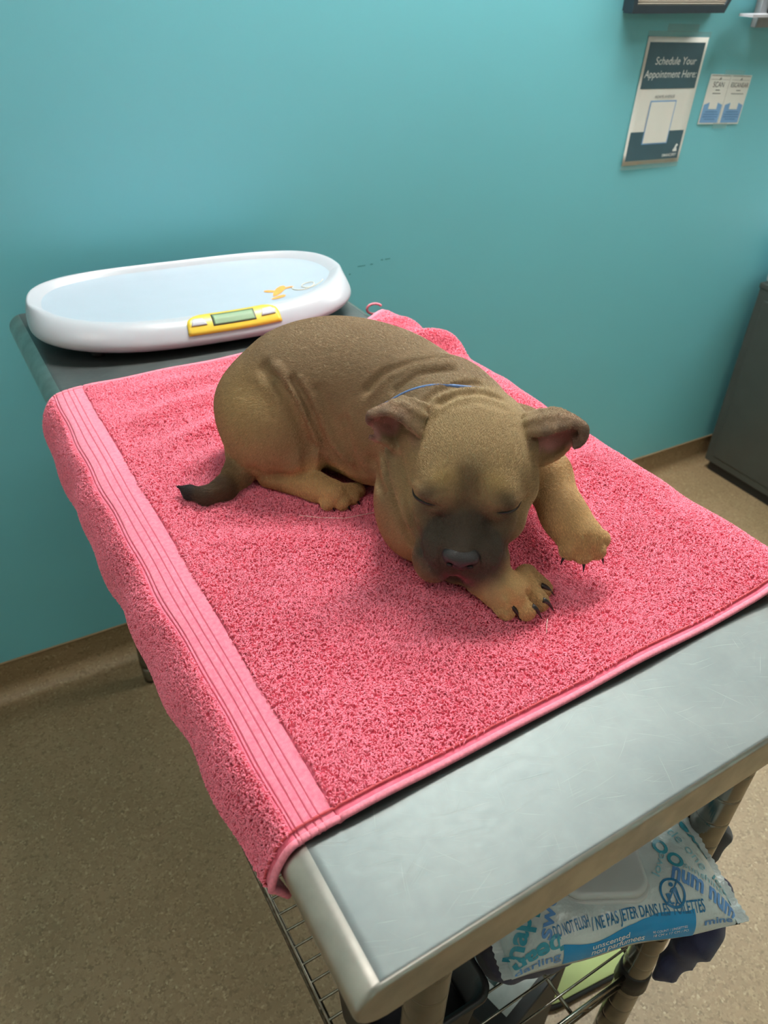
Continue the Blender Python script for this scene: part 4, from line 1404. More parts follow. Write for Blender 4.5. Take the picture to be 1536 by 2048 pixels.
M_CLAW = plain('claw_horn', srgb(30, 24, 24), 0.35)
def claw(a, b, r=0.0034):
    a = np.array(a); b = np.array(b)
    path = []
    for k in range(7):
        t_ = k / 6
        w_ = a + (b - a) * t_ + np.array([0, 0, 0.0028 * math.sin(math.pi * t_)])
        path.append((w_[0] - DO[0], w_[1] - DO[1], w_[2] + ZT - DO[2]))
    return tube('claw', path, [r * (1 - 0.85 * (k / 6) ** 1.3) for k in range(7)], M_CLAW, dog, 8)
for i in '1234':
    claw(DP['rc' + i] - (DP['re' + i] - DP['rc' + i]) * 0.3, DP['re' + i])
    claw(DP['ht' + i] + (DP['hc' + i] - DP['ht' + i]) * 0.6, DP['hc' + i] + (DP['hc' + i] - DP['ht' + i]) * 0.7 + [0, 0, -0.002], 0.0026)
for i in '123':
    t_ = DP['lt' + i]
    dr = t_ - DP['pawL']; dr /= np.linalg.norm(dr)
    claw(t_ + dr * 0.007 + [0, 0, -0.004], t_ + dr * 0.012 + [0, 0, -0.010], 0.0024)
claw(DP['dew'], DP['dewe'], 0.0026)

# thin blue cord collar half sunk in the neck folds
from mathutils.bvhtree import BVHTree
bvh = BVHTree.FromPolygons(DV.tolist(), DF.tolist())
ncen = H(0, -0.068, -0.03)
nax = HF * 0.85 - HU * 0.2 + np.array([0.02, -0.02, 0]); nax /= np.linalg.norm(nax)
e1 = HS - nax * (HS @ nax); e1 /= np.linalg.norm(e1)
e2 = np.cross(e1, nax)
if e2[2] < 0:
    e2 = -e2
cpath = []
for k in range(72):
    a = 2 * math.pi * k / 72
    dirv = e1 * math.cos(a) + e2 * math.sin(a)
    hit = bvh.ray_cast(Vector(ncen + dirv * 0.16), Vector(-dirv), 0.16)
    r_ = 0.16 - hit[3] if hit[0] is not None else 0.08
    cpath.append(r_)
cp = np.array(cpath)
for _ in range(3):
    cp = (np.roll(cp, 1) + cp * 2 + np.roll(cp, -1)) / 4
path = []
for k in range(72):
    a = 2 * math.pi * k / 72
    w_ = ncen + (e1 * math.cos(a) + e2 * math.sin(a)) * (cp[k] - 0.0013 - 0.0045 * max(0.0, math.cos(a) + 0.25))
    path.append((w_[0] - DO[0], w_[1] - DO[1], w_[2] + ZT - DO[2]))
M_COLLAR = plain('blue_cord', srgb(86, 112, 158), 0.7, 0, 400, 0.2)
c_ = tube("collar", path, 0.0023, M_COLLAR, dog, 8, True)
c_['label'] = 'thin blue cord collar'

# closed eyes: dark lid lines in the sockets
M_LID_LINE = plain('eyelid_rim', srgb(26, 20, 18), 0.35)
for pts_ in ([(-0.0606, 0.0530, -0.003), (-0.0558, 0.0601, -0.003), (-0.0475, 0.0699, 0.0012), (-0.0382, 0.0775, 0.0068), (-0.0310, 0.0800, 0.0100)],
             [(0.0300, 0.0800, 0.0100), (0.0360, 0.0785, 0.0082), (0.0440, 0.0729, 0.0032), (0.0519, 0.0634, -0.0021), (0.0572, 0.0530, -0.001)]):
    hit_ = []
    for q_ in pts_:
        w_ = H(*q_)
        n_ = bvh.find_nearest(Vector(w_))
        hit_.append(np.array(n_[0]) + np.array(n_[1]) * 0.0003)
    sm = catmull(hit_, 4)
    m = len(sm)
    tube('closed_eyelid', [(w_[0] - DO[0], w_[1] - DO[1], w_[2] + ZT - DO[2]) for w_ in sm], [0.0003 + 0.0013 * math.sin(math.pi * k / (m - 1)) for k in range(m)], M_LID_LINE, dog, 8)

# short coat: a few mm of fur lying along the body
def build_fur(n):
    r = np.random.default_rng(3)
    a, b, c, d = (DV[DF[:, k]] for k in range(4))
    cr = np.cross(c - a, d - b)
    area = 0.5 * np.linalg.norm(cr, axis=1)
    cen = (a + b + c + d) / 4
    area = area * (cen[:, 2] > 0.001)
    # only what the towel does not hide; denser where the face is
    qf = np.linalg.norm(cen - H(0, 0.05, 0), axis=1)
    area = area * (1.0 + 0.6 * (qf < 0.10))
    cum = np.cumsum(area)
    idx = np.searchsorted(cum, r.random(n) * cum[-1])
    s_, t_ = r.random(n)[:, None], r.random(n)[:, None]
    w = [(1 - s_) * (1 - t_), s_ * (1 - t_), s_ * t_, (1 - s_) * t_]
    P = sum(w[k] * DV[DF[idx, k]] for k in range(4))
    N = sum(w[k] * DN[DF[idx, k]] for k in range(4))
    N /= np.linalg.norm(N, axis=1, keepdims=True)
    p = DP
    ctrl = []
    def add(pos, dr, sg):
        dr = np.array(dr, float)
        ctrl.append((np.array(pos, float), dr / np.linalg.norm(dr), sg))
    back = p['rump'] - p['shoulder']; back[2] = 0
    back /= np.linalg.norm(back)
    side = np.array([back[1], -back[0], 0])
    if side @ np.array([-1, -1, 0]) < 0:
        side = -side
    for k in ('shoulder', 'ribs', 'loin', 'rump'):
        add(p[k] + [0, 0, 0.08], back, 0.07)
        add(p[k] + side * 0.08, back * 0.8 + np.array([0, 0, -0.7]), 0.06)
        add(p[k] - side * 0.08, back * 0.8 + np.array([0, 0, -0.7]), 0.06)
    add(p['thigh'] + side * 0.05, back * 0.2 + np.array([0, 0, -1.0]) + side * 0.2, 0.05)
    add(p['knee'], p['knee'] - p['thigh2'], 0.03)
    add(p['chest'] + side * 0.05, np.array([0, 0, -1.0]) + back * 0.3, 0.05)
    add(p['brisket'], np.array([0, 0, -1.0]), 0.04)
    add(p['nape'], -HF * 0.9 + back, 0.05)
    for u_, f_ in ((0.05, -0.02), (0.045, 0.03), (0.03, 0.06)):
        add(H(0, f_, u_), -HF, 0.03)
        for s in (-1, 1):
            add(H(s * 0.035, f_, u_ - 0.01), -HF + HS * s * 0.35, 0.03)
            add(H(s * 0.06, f_, u_ - 0.045), -HF * 0.9 + HS * s * 0.1 - HU * 0.6, 0.03)
    for s in (-1, 1):
        add(H(s * 0.04, 0.08, -0.04), -HF * 0.5 - HU * 0.8 + HS * s * 0.3, 0.02)
        add(H(s * 0.025, 0.11, -0.05), -HU + HS * s * 0.4, 0.018)
    add(H(0, 0.10, -0.015), -HF + HU * 0.1, 0.02)
    for x, y in (('elbowL', 'wristL'), ('wristL', 'pawL'), ('pawL', 'lt2'), ('elbowR', 'wristR'), ('wristR', 'pawR'), ('pawR', 'rt2'), ('rk3', 'rt3'), ('rk1', 'rt1'),
                 ('hock', 'hfoot'), ('hfoot', 'hpaw'), ('hpaw', 'ht2'), ('tail0', 'tail1'), ('tail1', 'tail2'), ('tail2', 'tail3'), ('tail3', 'tail4'), ('tail4', 'tail5'), ('tail5', 'tail6')):
        add((p[x] + p[y]) / 2, p[y] - p[x], 0.022)
    for ear in (np.array(earR), np.array(earL)):
        add(ear[2, 1], ear[-1, 1] - ear[0, 1], 0.022)
    D = np.zeros_like(P); Wt = np.zeros(len(P))
    for pos, dr, sg in ctrl:
        ww = np.exp(-((P - pos) ** 2).sum(1) / (2 * sg * sg)) + 1e-6
        D += ww[:, None] * dr
    D += r.normal(0, 0.13, D.shape) * np.linalg.norm(D, axis=1, keepdims=True)
    D -= N * (D * N).sum(1)[:, None]
    D /= np.linalg.norm(D, axis=1, keepdims=True) + 1e-9
    q = (P - HO) @ HB
    L = (0.0021 + 0.0012 * r.random(n))
    face = np.clip((q[:, 1] - 0.03) / 0.04, 0, 1) * (np.abs(q[:, 0]) < 0.07) * (q[:, 2] > -0.09) * (q[:, 1] < 0.14)
    L *= 1 - 0.40 * face - 0.2 * np.clip((q[:, 1] - 0.08) / 0.02, 0, 1) * face
    inear = np.zeros(n)
    for ear in (np.array(earR), np.array(earL)):
        dd = np.sqrt(((P[:, None, :] - ear.reshape(1, -1, 3)) ** 2).sum(-1)).min(1)
        L *= np.where(dd < 0.012, 0.65, 1.0)
    tl = np.array([p['tail%d' % i] for i in range(7)])
    dt = np.sqrt(((P[:, None, :] - tl[None]) ** 2).sum(-1)).min(1)
    L *= np.where(dt < 0.022, 1.5, 1.0) * np.where(np.linalg.norm(P - tl[6], axis=1) < 0.02, 0.7, 1.0)
    # no fur on the nose leather
    keep = np.linalg.norm((q - [0, 0.1145, -0.021]) / [0.0195, 0.016, 0.0145], axis=1) > 1.0
    keep &= r.random(n) > ear_inner(P) * 0.92
    lift = (0.18 + 0.13 * r.random(n))[:, None]
    L = L[:, None]
    pts = np.stack([P - N * 0.0005, P + D * L * 0.38 + N * L * lift * 0.50, P + D * L * 0.74 + N * L * lift * 0.72, P + D * L + N * L * lift * 0.62], 1)
    pts[:, :, 2] += ZT
    col = coat_colour(P, N)
    v = r.random(n)[:, None]
    col = col * (1.0 + 0.75 * v)
    dark = (r.random(n) < 0.12)[:, None]
    col = np.where(dark, col * 0.62, col)
    return pts[keep], np.clip(col[keep], 0, 1)
if not globals().get('NOFUR'):
    M_FUR = strand_material('fur_strands', 0.55, 0.35)
    fp, fc = build_fur(380000)
    hair('fur', fp, np.array([0.00014, 0.00013, 0.00010, 0.00003]), fc, M_FUR, dog, DO)

# ------------------------------------------------------------------ things on and by the wall
M_PAPER = plain('paper', srgb(222, 222, 216), 0.55, 0, 12, 0.03)
M_INKTEAL = plain('dark_teal_ink', srgb(62, 92, 104), 0.35, 0, 25, 0.05)
M_INKWHITE = plain('white_ink', srgb(224, 228, 226), 0.5)
M_INKBLUE = plain('blue_ink', srgb(118, 164, 208), 0.45, 0, 30, 0.04)
M_INKGREY = plain('grey_ink', srgb(96, 100, 104), 0.5)
M_INKDIM = plain('soft_blue_ink', srgb(84, 126, 172), 0.5)
def tape_material():
    t = NT('clear_tape')
    t.color(t.ramp(t.noise(t.coord('Object'), 90, 3.0), [(0.3, srgb(150, 196, 198)), (0.7, srgb(190, 214, 212))]))
    t.set(Roughness=0.25, Alpha=0.28)
    return t.m
M_TAPE = tape_material()

def sheet_frame(s0, z0, rot):
    c, s = math.cos(rot), math.sin(rot)
    def fn(x, y, d=0.001):
        return WL(s0 + x * c - y * s, z0 + x * s + y * c, d)
    return fn
def flat(name, poly, fn, d, mat, parent, thick=0.0):
    V = [fn(x, y, d) for x, y in poly]
    n = len(V)
    if thick:
        V += [fn(x, y, d - thick) for x, y in poly]
        F = [tuple(range(n)), tuple(range(2 * n - 1, n - 1, -1))] + [(i, n + i, n + (i + 1) % n, (i + 1) % n) for i in range(n)]
    else:
        F = [tuple(range(n))]
    return obj(name, mesh(name, V, F), mat, parent)
def rect(x0, y0, x1, y1):
    return [(x0, y0), (x1, y0), (x1, y1), (x0, y1)]

fn = sheet_frame(1.6928, 1.2288, math.radians(-1.5))
PW, PH = 0.203, 0.283
poster = thing('poster', 'dark teal and white appointment poster taped to the teal wall', 'poster', (0, 0, 0))
# paper hangs with a slight curl towards its lower left
def curl_d(x, y):
    return 0.0016 + 0.003 * max(0.0, (-y - 0.03) / 0.14) ** 2 * max(0.0, 0.6 - x / PW)
V, F = [], []
N1, N2 = 8, 10
for j in range(N2 + 1):
    for i in range(N1 + 1):
        x, y = (i / N1 - .5) * PW, (j / N2 - .5) * PH
        V.append(fn(x, y, curl_d(x, y)))
F = [(j * (N1 + 1) + i, j * (N1 + 1) + i + 1, (j + 1) * (N1 + 1) + i + 1, (j + 1) * (N1 + 1) + i) for j in range(N2) for i in range(N1)]
po = obj('sheet', mesh('sheet', V, F), M_PAPER, poster, True)
m_ = po.modifiers.new('t', 'SOLIDIFY'); m_.thickness = 0.0005; m_.offset = 0
def onsheet(x, y, k=0.0006):
    return fn(x, y, curl_d(x, y) + k)
def block(name, x0, y0, x1, y1, k, mat, parent, nx=8, ny=8):
    V = [onsheet(x0 + (x1 - x0) * i / nx, y0 + (y1 - y0) * j / ny, k) for j in range(ny + 1) for i in range(nx + 1)]
    F = [(j * (nx + 1) + i, j * (nx + 1) + i + 1, (j + 1) * (nx + 1) + i + 1, (j + 1) * (nx + 1) + i) for j in range(ny) for i in range(nx)]
    return obj(name, mesh(name, V, F), mat, parent)
hx = PW / 2 - 0.008
block('title_block', -hx, 0.032, hx, PH / 2 - 0.011, 0.0007, M_INKTEAL, poster)
block('foot_block', -hx, -PH / 2 + 0.010, hx, -0.064, 0.0007, M_INKTEAL, poster)
lettering('title_lettering', 'Schedule Your', 0.0235, lambda x, y: onsheet(x + 0.006, y + 0.096 - 0.005, 0.0012), M_INKWHITE, poster, 0.0, 0.1)
lettering('title_lettering', 'Appointment Here:', 0.0235, lambda x, y: onsheet(x - 0.001, y + 0.066 - 0.003, 0.0012), M_INKWHITE, poster, 0.0, 0.1, xscale=0.95)
lettering('caption', 'ADAMS AVENUE', 0.0092, lambda x, y: onsheet(x - 0.004, y + 0.0145, 0.0012), M_INKGREY, poster, 0.0, 0.1)
qx0, qx1, qy0, qy1 = -0.049, 0.041, -0.094, 0.006
block('square_border', qx0, qy0, qx1, qy1, 0.0010, M_INKBLUE, poster)
block('blank_square', qx0 + .003, qy0 + .003, qx1 - .003, qy1 - .003, 0.0014, M_PAPER, poster)
lettering('foot_lettering', 'EMANCIPET', 0.0098, lambda x, y: onsheet(x + 0.060, y - 0.123, 0.0012), M_INKWHITE, poster, 0.0001)
dogsil = [(-.006, -.008), (.008, -.008), (.0065, -.002), (.004, .001), (.0055, .004), (.0085, .005), (.007, .008), (.003, .0095), (.000, .0075), (-.001, .004), (-.003, .000), (-.006, -.004)]
V = [onsheet(x * 1.05 + 0.076, y * 1.05 - 0.106, 0.0012) for x, y in dogsil]
obj('foot_emblem', mesh('foot_emblem', V, [tuple(range(len(V)))]), M_INKWHITE, poster)
flat('tape', rect(-0.104, 0.139, 0.108, 0.153), fn, 0.0008, M_TAPE, poster)
flat('tape', rect(-0.104, -0.152, 0.100, -0.139), fn, 0.0034, M_TAPE, poster)
flat('tape', rect(-0.045, 0.152, 0.060, 0.168), fn, 0.0007, M_TAPE, poster)

# the pair of little cards, printed side by side on one strip
fn2 = sheet_frame(1.9123, 1.2262, math.radians(-3.0))
cards = thing('info_card', 'small white and blue two-panel scan card taped right of the poster', 'card', (0, 0, 0))
CW, CH = 0.156, 0.115
flat('sheet', rect(-CW / 2, -CH / 2, CW / 2, CH / 2), fn2, 0.0018, M_PAPER, cards, 0.0006)
for k, (word, xc, sz_) in enumerate((('SCAN', -0.040, 0.0175), ('ESCANEAR', 0.040, 0.0150))):
    x0, x1 = xc - 0.0345, xc + 0.0345
    flat('panel_foot', [(x0, -CH / 2 + .003), (x1, -CH / 2 + .003), (x1, -0.012), (xc + .006, -0.004), (xc - .006, -0.004), (x0, -0.012)], fn2, 0.0021, M_INKBLUE, cards)
    flat('blank_square', rect(xc - .0155, -0.022, xc + .0155, 0.006), fn2, 0.0024, M_PAPER, cards)
    flat('top_line', rect(x0, CH / 2 - .0035, x1, CH / 2 - .0022), fn2, 0.0021, M_INKGREY, cards)
    flat('rule', rect(x0, CH / 2 - .0118, x1, CH / 2 - .0113), fn2, 0.0021, M_INKGREY, cards)
    flat('card_emblem', [(xc - .004, CH / 2 - .013), (xc + .004, CH / 2 - .0115), (xc + .003, CH / 2 - .006), (xc, CH / 2 - .008)], fn2, 0.0022, M_INKGREY, cards)
    lettering('heading', word, sz_, lambda x, y, q=xc: fn2(q + x, y + 0.034, 0.0023), M_INKGREY, cards, 0.0, xscale=0.92)
    flat('print_line', rect(xc - .007, 0.0210, xc + .009, 0.0228), fn2, 0.0023, M_INKGREY, cards)
    flat('print_line', rect(xc - (.015 if k == 0 else .024), 0.0135, xc + (.015 if k == 0 else .024), 0.0150), fn2, 0.0023, M_INKGREY, cards)
    for r_ in range(4):
        w_ = (0.024, 0.028, 0.028, 0.020)[r_]
        flat('print_line', rect(xc - w_, -0.0295 - r_ * .0058, xc + w_, -0.0275 - r_ * .0058), fn2, 0.0023, M_INKDIM, cards)
flat('fold_line', rect(-0.0030, -CH / 2 + .002, -0.0024, CH / 2 - .002), fn2, 0.0021, M_INKGREY, cards)
flat('tape', rect(-0.03, 0.0535, 0.045, 0.068), fn2, 0.0026, M_TAPE, cards)
flat('tape', rect(-0.02, -0.068, 0.035, -0.0545), fn2, 0.0026, M_TAPE, cards)

# file holder hanging above the poster
M_DARKFRAME = plain('dark_metal_frame', srgb(46, 58, 66), 0.4, 0.3)
def rib_material():
    t = NT('ribbed_taupe')
    v = t.coord('Object')
    w = t.n('ShaderNodeTexWave', bands_direction='Z')
    w.inputs['Scale'].default_value = 70.0
    t.l(v, w.inputs['Vector'])
    t.color(t.ramp(w.outputs['Fac'], [(0.2, srgb(120, 112, 100)), (0.8, srgb(150, 142, 128))]))
    t.set(Roughness=0.7)
    t.bump(w.outputs['Fac'], 0.5, 0.002)
    return t.m
holder = thing('wall_file_holder', 'dark framed wall file holder with ribbed taupe front above the poster', 'file holder', (0, 0, 0))
def wbox(name, s0, s1, z0, z1, d0, d1, mat, parent, s0t=None, s1t=None):
    s0t = s0 if s0t is None else s0t
    s1t = s1 if s1t is None else s1t
    P_ = [WL(s0, z0, d0), WL(s1, z0, d0), WL(s1t, z1, d0), WL(s0t, z1, d0), WL(s0, z0, d1), WL(s1, z0, d1), WL(s1t, z1, d1), WL(s0t, z1, d1)]
    F_ = [(0, 1, 2, 3), (7, 6, 5, 4), (0, 4, 5, 1), (1, 5, 6, 2), (2, 6, 7, 3), (3, 7, 4, 0)]
    bm = bmesh.new()
    vs = [bm.verts.new(p) for p in P_]
    for f in F_:
        bm.faces.new([vs[i] for i in f])
    return obj(name, bm_mesh(bm, name), mat, parent)
hs0, hs1 = 1.497, 1.792
wbox('back_plate', hs0, hs1, 1.424, 1.72, 0.002, 0.006, M_DARKFRAME, holder, hs0, hs1 + .17)
wbox('bottom_bar', hs0, hs1, 1.420, 1.436, 0.006, 0.034, M_DARKFRAME, holder, hs0, hs1 + .009)
wbox('side_bar', hs0, hs0 + .012, 1.436, 1.72, 0.006, 0.034, M_DARKFRAME, holder)
wbox('side_bar', hs1 - .003, hs1 + .009, 1.436, 1.72, 0.006, 0.034, M_DARKFRAME, holder, hs1 + .16, hs1 + .172)
wbox('front_panel', hs0 + .012, hs1 - .003, 1.436, 1.70, 0.026, 0.030, rib_material(), holder, hs0 + .012, hs1 + .155)
wbox('paper_stack', hs0 + .014, hs1 - .03, 1.446, 1.74, 0.010, 0.024, M_PAPER, holder)

# grey bracket with a white ledge at the picture's right edge
M_GREYP = plain('grey_plastic', srgb(150, 154, 158), 0.45)
ledge = thing('wall_ledge', 'grey wall bracket with a thin white ledge beside the file holder', 'ledge', (0, 0, 0))
wbox('back_plate', 1.935, 2.16, 1.388, 1.66, 0.002, 0.020, M_GREYP, ledge)
wbox('ledge_board', 1.862, 2.18, 1.4125, 1.4185, 0.020, 0.062, M_WHITE, ledge)
wbox('cup', 1.955, 2.02, 1.4188, 1.50, 0.024, 0.056, M_BLACKP, ledge)

# scuffs on the wall paint are marks with a shape of their own
M_SCUFF = plain('scuff_mark', srgb(58, 128, 136), 0.6)
for (s_, z_, w_, hh) in ((0.842, 0.936, 0.020, 0.0018), (0.868, 0.9365, 0.007, 0.0022), (0.895, 0.943, 0.006, 0.0022), (0.910, 0.943, 0.014, 0.0018), (0.812, 0.921, 0.004, 0.003)):
    o_ = flat('scuff', rect(s_ - w_ / 2, z_ - hh / 2, s_ + w_ / 2, z_ + hh / 2), lambda x, y, d: WL(x, y, d), 0.0004, M_SCUFF, bpy.data.objects['wall_back'])

# dark two-drawer cabinet
M_CAB = plain('cabinet_enamel', srgb(66, 70, 66), 0.42, 0.1, 18, 0.06)
M_CABD = plain('cabinet_plinth_black', srgb(30, 31, 30), 0.6)  # near-black finish of the plinth
cab = thing('filing_cabinet', 'dark grey two-drawer metal filing cabinet against the teal wall', 'cabinet', (2.445, 1.20, 0.0), 0.0)
CWd, CD, CHt = 0.38, 0.54, 0.70
box('carcass', (0, 0, 0.035 + (CHt - 0.045) / 2), (CWd, CD, CHt - 0.055), M_CAB, cab, 0.003, 2)
box('plinth', (0, 0, 0.0175), (CWd - 0.03, CD - 0.03, 0.035), M_CABD, cab)
box('top_panel', (0, 0, CHt - 0.009), (CWd + 0.006, CD + 0.006, 0.018), M_CAB, cab, 0.003, 2)
for sx_ in (-1, 1):
    box('side_panel', (sx_ * (CWd / 2 + 0.0015), -0.005, 0.36), (0.003, CD - 0.05, CHt - 0.12), M_CAB, cab, 0.001, 1)
for zc in (0.20, 0.515):
    dr = box('drawer', (0, -CD / 2 - 0.008, zc), (CWd - 0.02, 0.016, 0.295), M_CAB, cab, 0.003, 2)
    box('handle', (0, -CD / 2 - 0.022, zc + 0.06), (0.12, 0.012, 0.018), M_CHROME, dr, 0.003, 2)
prn = thing('printer', 'white printer sitting on the dark filing cabinet', 'printer', (2.394, 1.285, 0.70), 0.0)
box('casing', (0, 0, 0.0665), (0.27, 0.36, 0.130), M_WHITE, prn, 0.012, 3, True)
box('lid', (0, 0.02, 0.138), (0.25, 0.28, 0.012), M_GREYP, prn, 0.004, 2)
box('paper_tray', (0, -0.20, 0.03), (0.22, 0.06, 0.012), M_BLACKP, prn, 0.003, 2)

# ------------------------------------------------------------------ things on and under the wire shelf
def crinkle(x, y, s=1.0):
    return (math.sin(61 * x + 23 * y) * math.sin(37 * y - 19 * x + 1.3) * 0.5 + abs(math.sin(83 * x - 47 * y + 0.4)) * 0.35 + abs(math.sin(29 * x + 71 * y + 2.0)) * 0.4 + math.sin(140 * x + 90 * y) * 0.12) * s
PKL, PKW, PKH = 0.256, 0.142, 0.046
pk_rot = math.atan2(-0.292, 0.956)
pack = thing('wipes_pack', 'crinkled white pack of wipes with blue lettering and white flip lid below the table edge', 'wipes', (0.4415, 0.2487, 0.7085), pk_rot)
def packsec(x, w):
    """point on the pack skin: x along the pack, w = 0 front bottom edge .. 1 back bottom edge"""
    e = min(1.0, abs(x) / (PKL / 2))
    fat = max(0.0, 1 - e ** 3.5) ** 0.6
    Wd = PKW * (0.94 + 0.06 * e)
    a = math.pi * w
    cy, sy = math.cos(a), math.sin(a)
    y = -Wd / 2 * math.copysign(abs(cy) ** 0.62, cy)
    z = (0.003 + PKH * fat) * abs(sy) ** 0.62
    k = fat * (0.35 + 0.65 * abs(sy))
    z += 0.0042 * k * crinkle(x, y)
    y += 0.0030 * k * math.sin(53 * x + 1.0) * (1 - abs(sy))
    lid_w = math.exp(-((x + 0.015) / 0.055) ** 4 - ((y + 0.009) / 0.040) ** 4)
    z = z * (1 - 0.6 * lid_w) + 0.6 * lid_w * (PKH * 0.98)
    z -= 0.010 * max(0.0, -y / (PKW / 2)) ** 2 * max(0, x / PKL + 0.2)
    return Vector((x, y, max(z, 0.0006)))
def flatpt(x, y, off=0.0005):
    """x, y on the pack's top as seen from above -> skin point; beyond the front edge it wraps down the front"""
    yy = y
    if yy < -PKW / 2 * 0.90:
        over = min(1.0, (-yy - PKW / 2 * 0.90) / 0.030)
        w = 0.17 * (1 - over) + 0.01
    else:
        c = max(-1.0, min(1.0, -yy / (PKW / 2)))
        w = math.acos(math.copysign(abs(c) ** (1 / 0.62), c)) / math.pi
    p = packsec(x, w)
    p2 = packsec(x + 0.002, w) - p
    p3 = packsec(x, min(1, w + 0.01)) - packsec(x, max(0, w - 0.01))
    n_ = p2.cross(p3)
    n_.normalize()
    return p + n_ * off
def film_material():
    t = NT('white_film')
    v = t.coord('Object')
    t.color(t.ramp(t.noise(v, 25.0, 4.0), [(0.3, srgb(184, 194, 194)), (0.7, srgb(206, 213, 211))]))
    t.set(Roughness=0.28)
    t.bump(t.noise(v, 60.0, 3.0, 0.6), 0.55, 0.004)
    return t.m
M_FILM = film_material()
nx_, nw_ = 110, 64
V = [packsec((i / nx_ - .5) * PKL, j / nw_) for j in range(nw_ + 1) for i in range(nx_ + 1)]
F = [(j * (nx_ + 1) + i, j * (nx_ + 1) + i + 1, (j + 1) * (nx_ + 1) + i + 1, (j + 1) * (nx_ + 1) + i) for j in range(nw_) for i in range(nx_)]
F += [(i + 1, i, nw_ * (nx_ + 1) + i, nw_ * (nx_ + 1) + i + 1) for i in range(nx_)]
obj('film', mesh('film', V, F), M_FILM, pack, True)
for sg in (-1, 1):        # crimped end seals with a zigzag cut
    V, F = [], []
    n = 44
    for i in range(n + 1):
        y = (i / n - .5) * PKW
        V.append((sg * (PKL / 2 - 0.004), y, 0.0035))
        V.append((sg * (PKL / 2 + 0.009 + (0.0016 if i % 2 else 0.0)), y, 0.0035 + 0.001 * math.sin(i * 0.7)))
    F = [(2 * i, 2 * i + 1, 2 * i + 3, 2 * i + 2) for i in range(n)]
    o_ = obj('end_seal', mesh('end_seal', V, F), M_FILM, pack)
    m_ = o_.modifiers.new('t', 'SOLIDIFY'); m_.thickness = 0.0008; m_.offset = 0
M_TEALINK = plain('teal_ink', srgb(62, 152, 172), 0.3, 0, 40, 0.06)
M_BLUEINK = plain('mid_blue_ink', srgb(96, 146, 202), 0.3, 0, 40, 0.06)
M_DEEPINK = plain('deep_blue_ink', srgb(28, 112, 160), 0.3, 0, 40, 0.06)
M_PALEINK = plain('pale_teal_ink', srgb(132, 186, 198), 0.3, 0, 40, 0.06)
M_BAND = plain('bright_blue_band', srgb(20, 142, 202), 0.25, 0, 30, 0.06)
# blue band over the front edge
def band_y(x):
    return -0.0665 + 0.007 * math.sin(55 * x + 0.6) * (0.4 + 0.6 * abs(math.sin(25 * x))) + 0.014 * max(0, (x - 0.02) / 0.05)
V, F = [], []
n1, n2 = 50, 10
for j in range(n2 + 1):
    for i in range(n1 + 1):
        x = -0.075 + 0.147 * i / n1
        y = band_y(x) + (-0.094 - band_y(x)) * j / n2
        V.append(flatpt(x, y, 0.0005))
F = [(j * (n1 + 1) + i, j * (n1 + 1) + i + 1, (j + 1) * (n1 + 1) + i + 1, (j + 1) * (n1 + 1) + i) for j in range(n2) for i in range(n1)]
obj('printed_band', mesh('printed_band', V, F), M_BAND, pack, True)
def word(body, a, b, hgt, mat, bold=0.0, shear=0.0, off=0.0009):
    """lettering from a to b on the pack skin, hgt = letter size"""
    V, F = text_mesh(body, 1.0, bold, shear, 'LEFT')
    if len(V) == 0:
        return
    # finer triangles so that the letters follow the crinkles
    w0, w1 = V[:, 0].min(), V[:, 0].max()
    y0 = V[:, 1].mean()
    dx, dy = b[0] - a[0], b[1] - a[1]
    L_ = math.hypot(dx, dy)
    ux, uy = dx / L_, dy / L_
    out = []
    for x, y, _ in V:
        t_ = (x - w0) / (w1 - w0) * L_
        q_ = (y) * hgt
        out.append(flatpt(a[0] + ux * t_ - uy * q_, a[1] + uy * t_ + ux * q_, off))
    obj('printed_word', mesh('printed_word', out, F), mat, pack)
WORDS = [('happy', (-0.124, -0.060), (-0.088, -0.008), .026, M_TEALINK, .03), ('sweet', (-0.092, -0.056), (-0.062, -0.002), .020, M_BLUEINK, .02), ('bean', (-0.076, -0.062), (-0.124, -0.070), .022, M_TEALINK, .03),
         ('darling', (-0.125, -0.082), (-0.078, -0.079), .018, M_BLUEINK, .01), ('boo', (0.052, 0.026), (0.078, -0.020), .034, M_TEALINK, .01), ('little one', (0.080, 0.034), (0.104, -0.024), .018, M_PALEINK, -.005),
         ('sweet', (0.126, -0.004), (0.094, 0.050), .022, M_TEALINK, .03), ('num num', (0.062, -0.024), (0.124, -0.064), .026, M_BLUEINK, .035), ('sunshine', (0.078, -0.020), (0.116, -0.046), .011, M_PALEINK, 0), ('love', (0.042, -0.026), (0.060, -0.004), .012, M_PALEINK, 0),
         ('DO NOT FLUSH', (-0.082, -0.054), (-0.045, -0.053), .0135, M_DEEPINK, .012), ('/ NE PAS JETER DANS LES TOILETTES', (-0.043, -0.056), (0.084, -0.058), .0135, M_DEEPINK, .012),
         ('unscented', (-0.044, -0.079), (-0.002, -0.079), .0115, M_INKWHITE, .01), ('non parfumees', (-0.044, -0.0875), (0.016, -0.088), .0115, M_INKWHITE, .01), ('90 COUNT / LINGETTES', (0.024, -0.082), (0.062, -0.078), .0055, M_INKWHITE, 0), ('18 CM x 17 CM / PO', (0.026, -0.0875), (0.064, -0.084), .0055, M_INKWHITE, 0),
         ('kiss', (0.000, 0.046), (0.030, 0.048), .026, M_PALEINK, -.005),          ('love', (0.112, -0.030), (0.128, -0.052), .013, M_TEALINK, .02),          ('mine', (0.082, -0.076), (0.118, -0.074), .015, M_BLUEINK, .02)]
for w_ in WORDS:
    word(w_[0], w_[1], w_[2], w_[3], w_[4], w_[5])
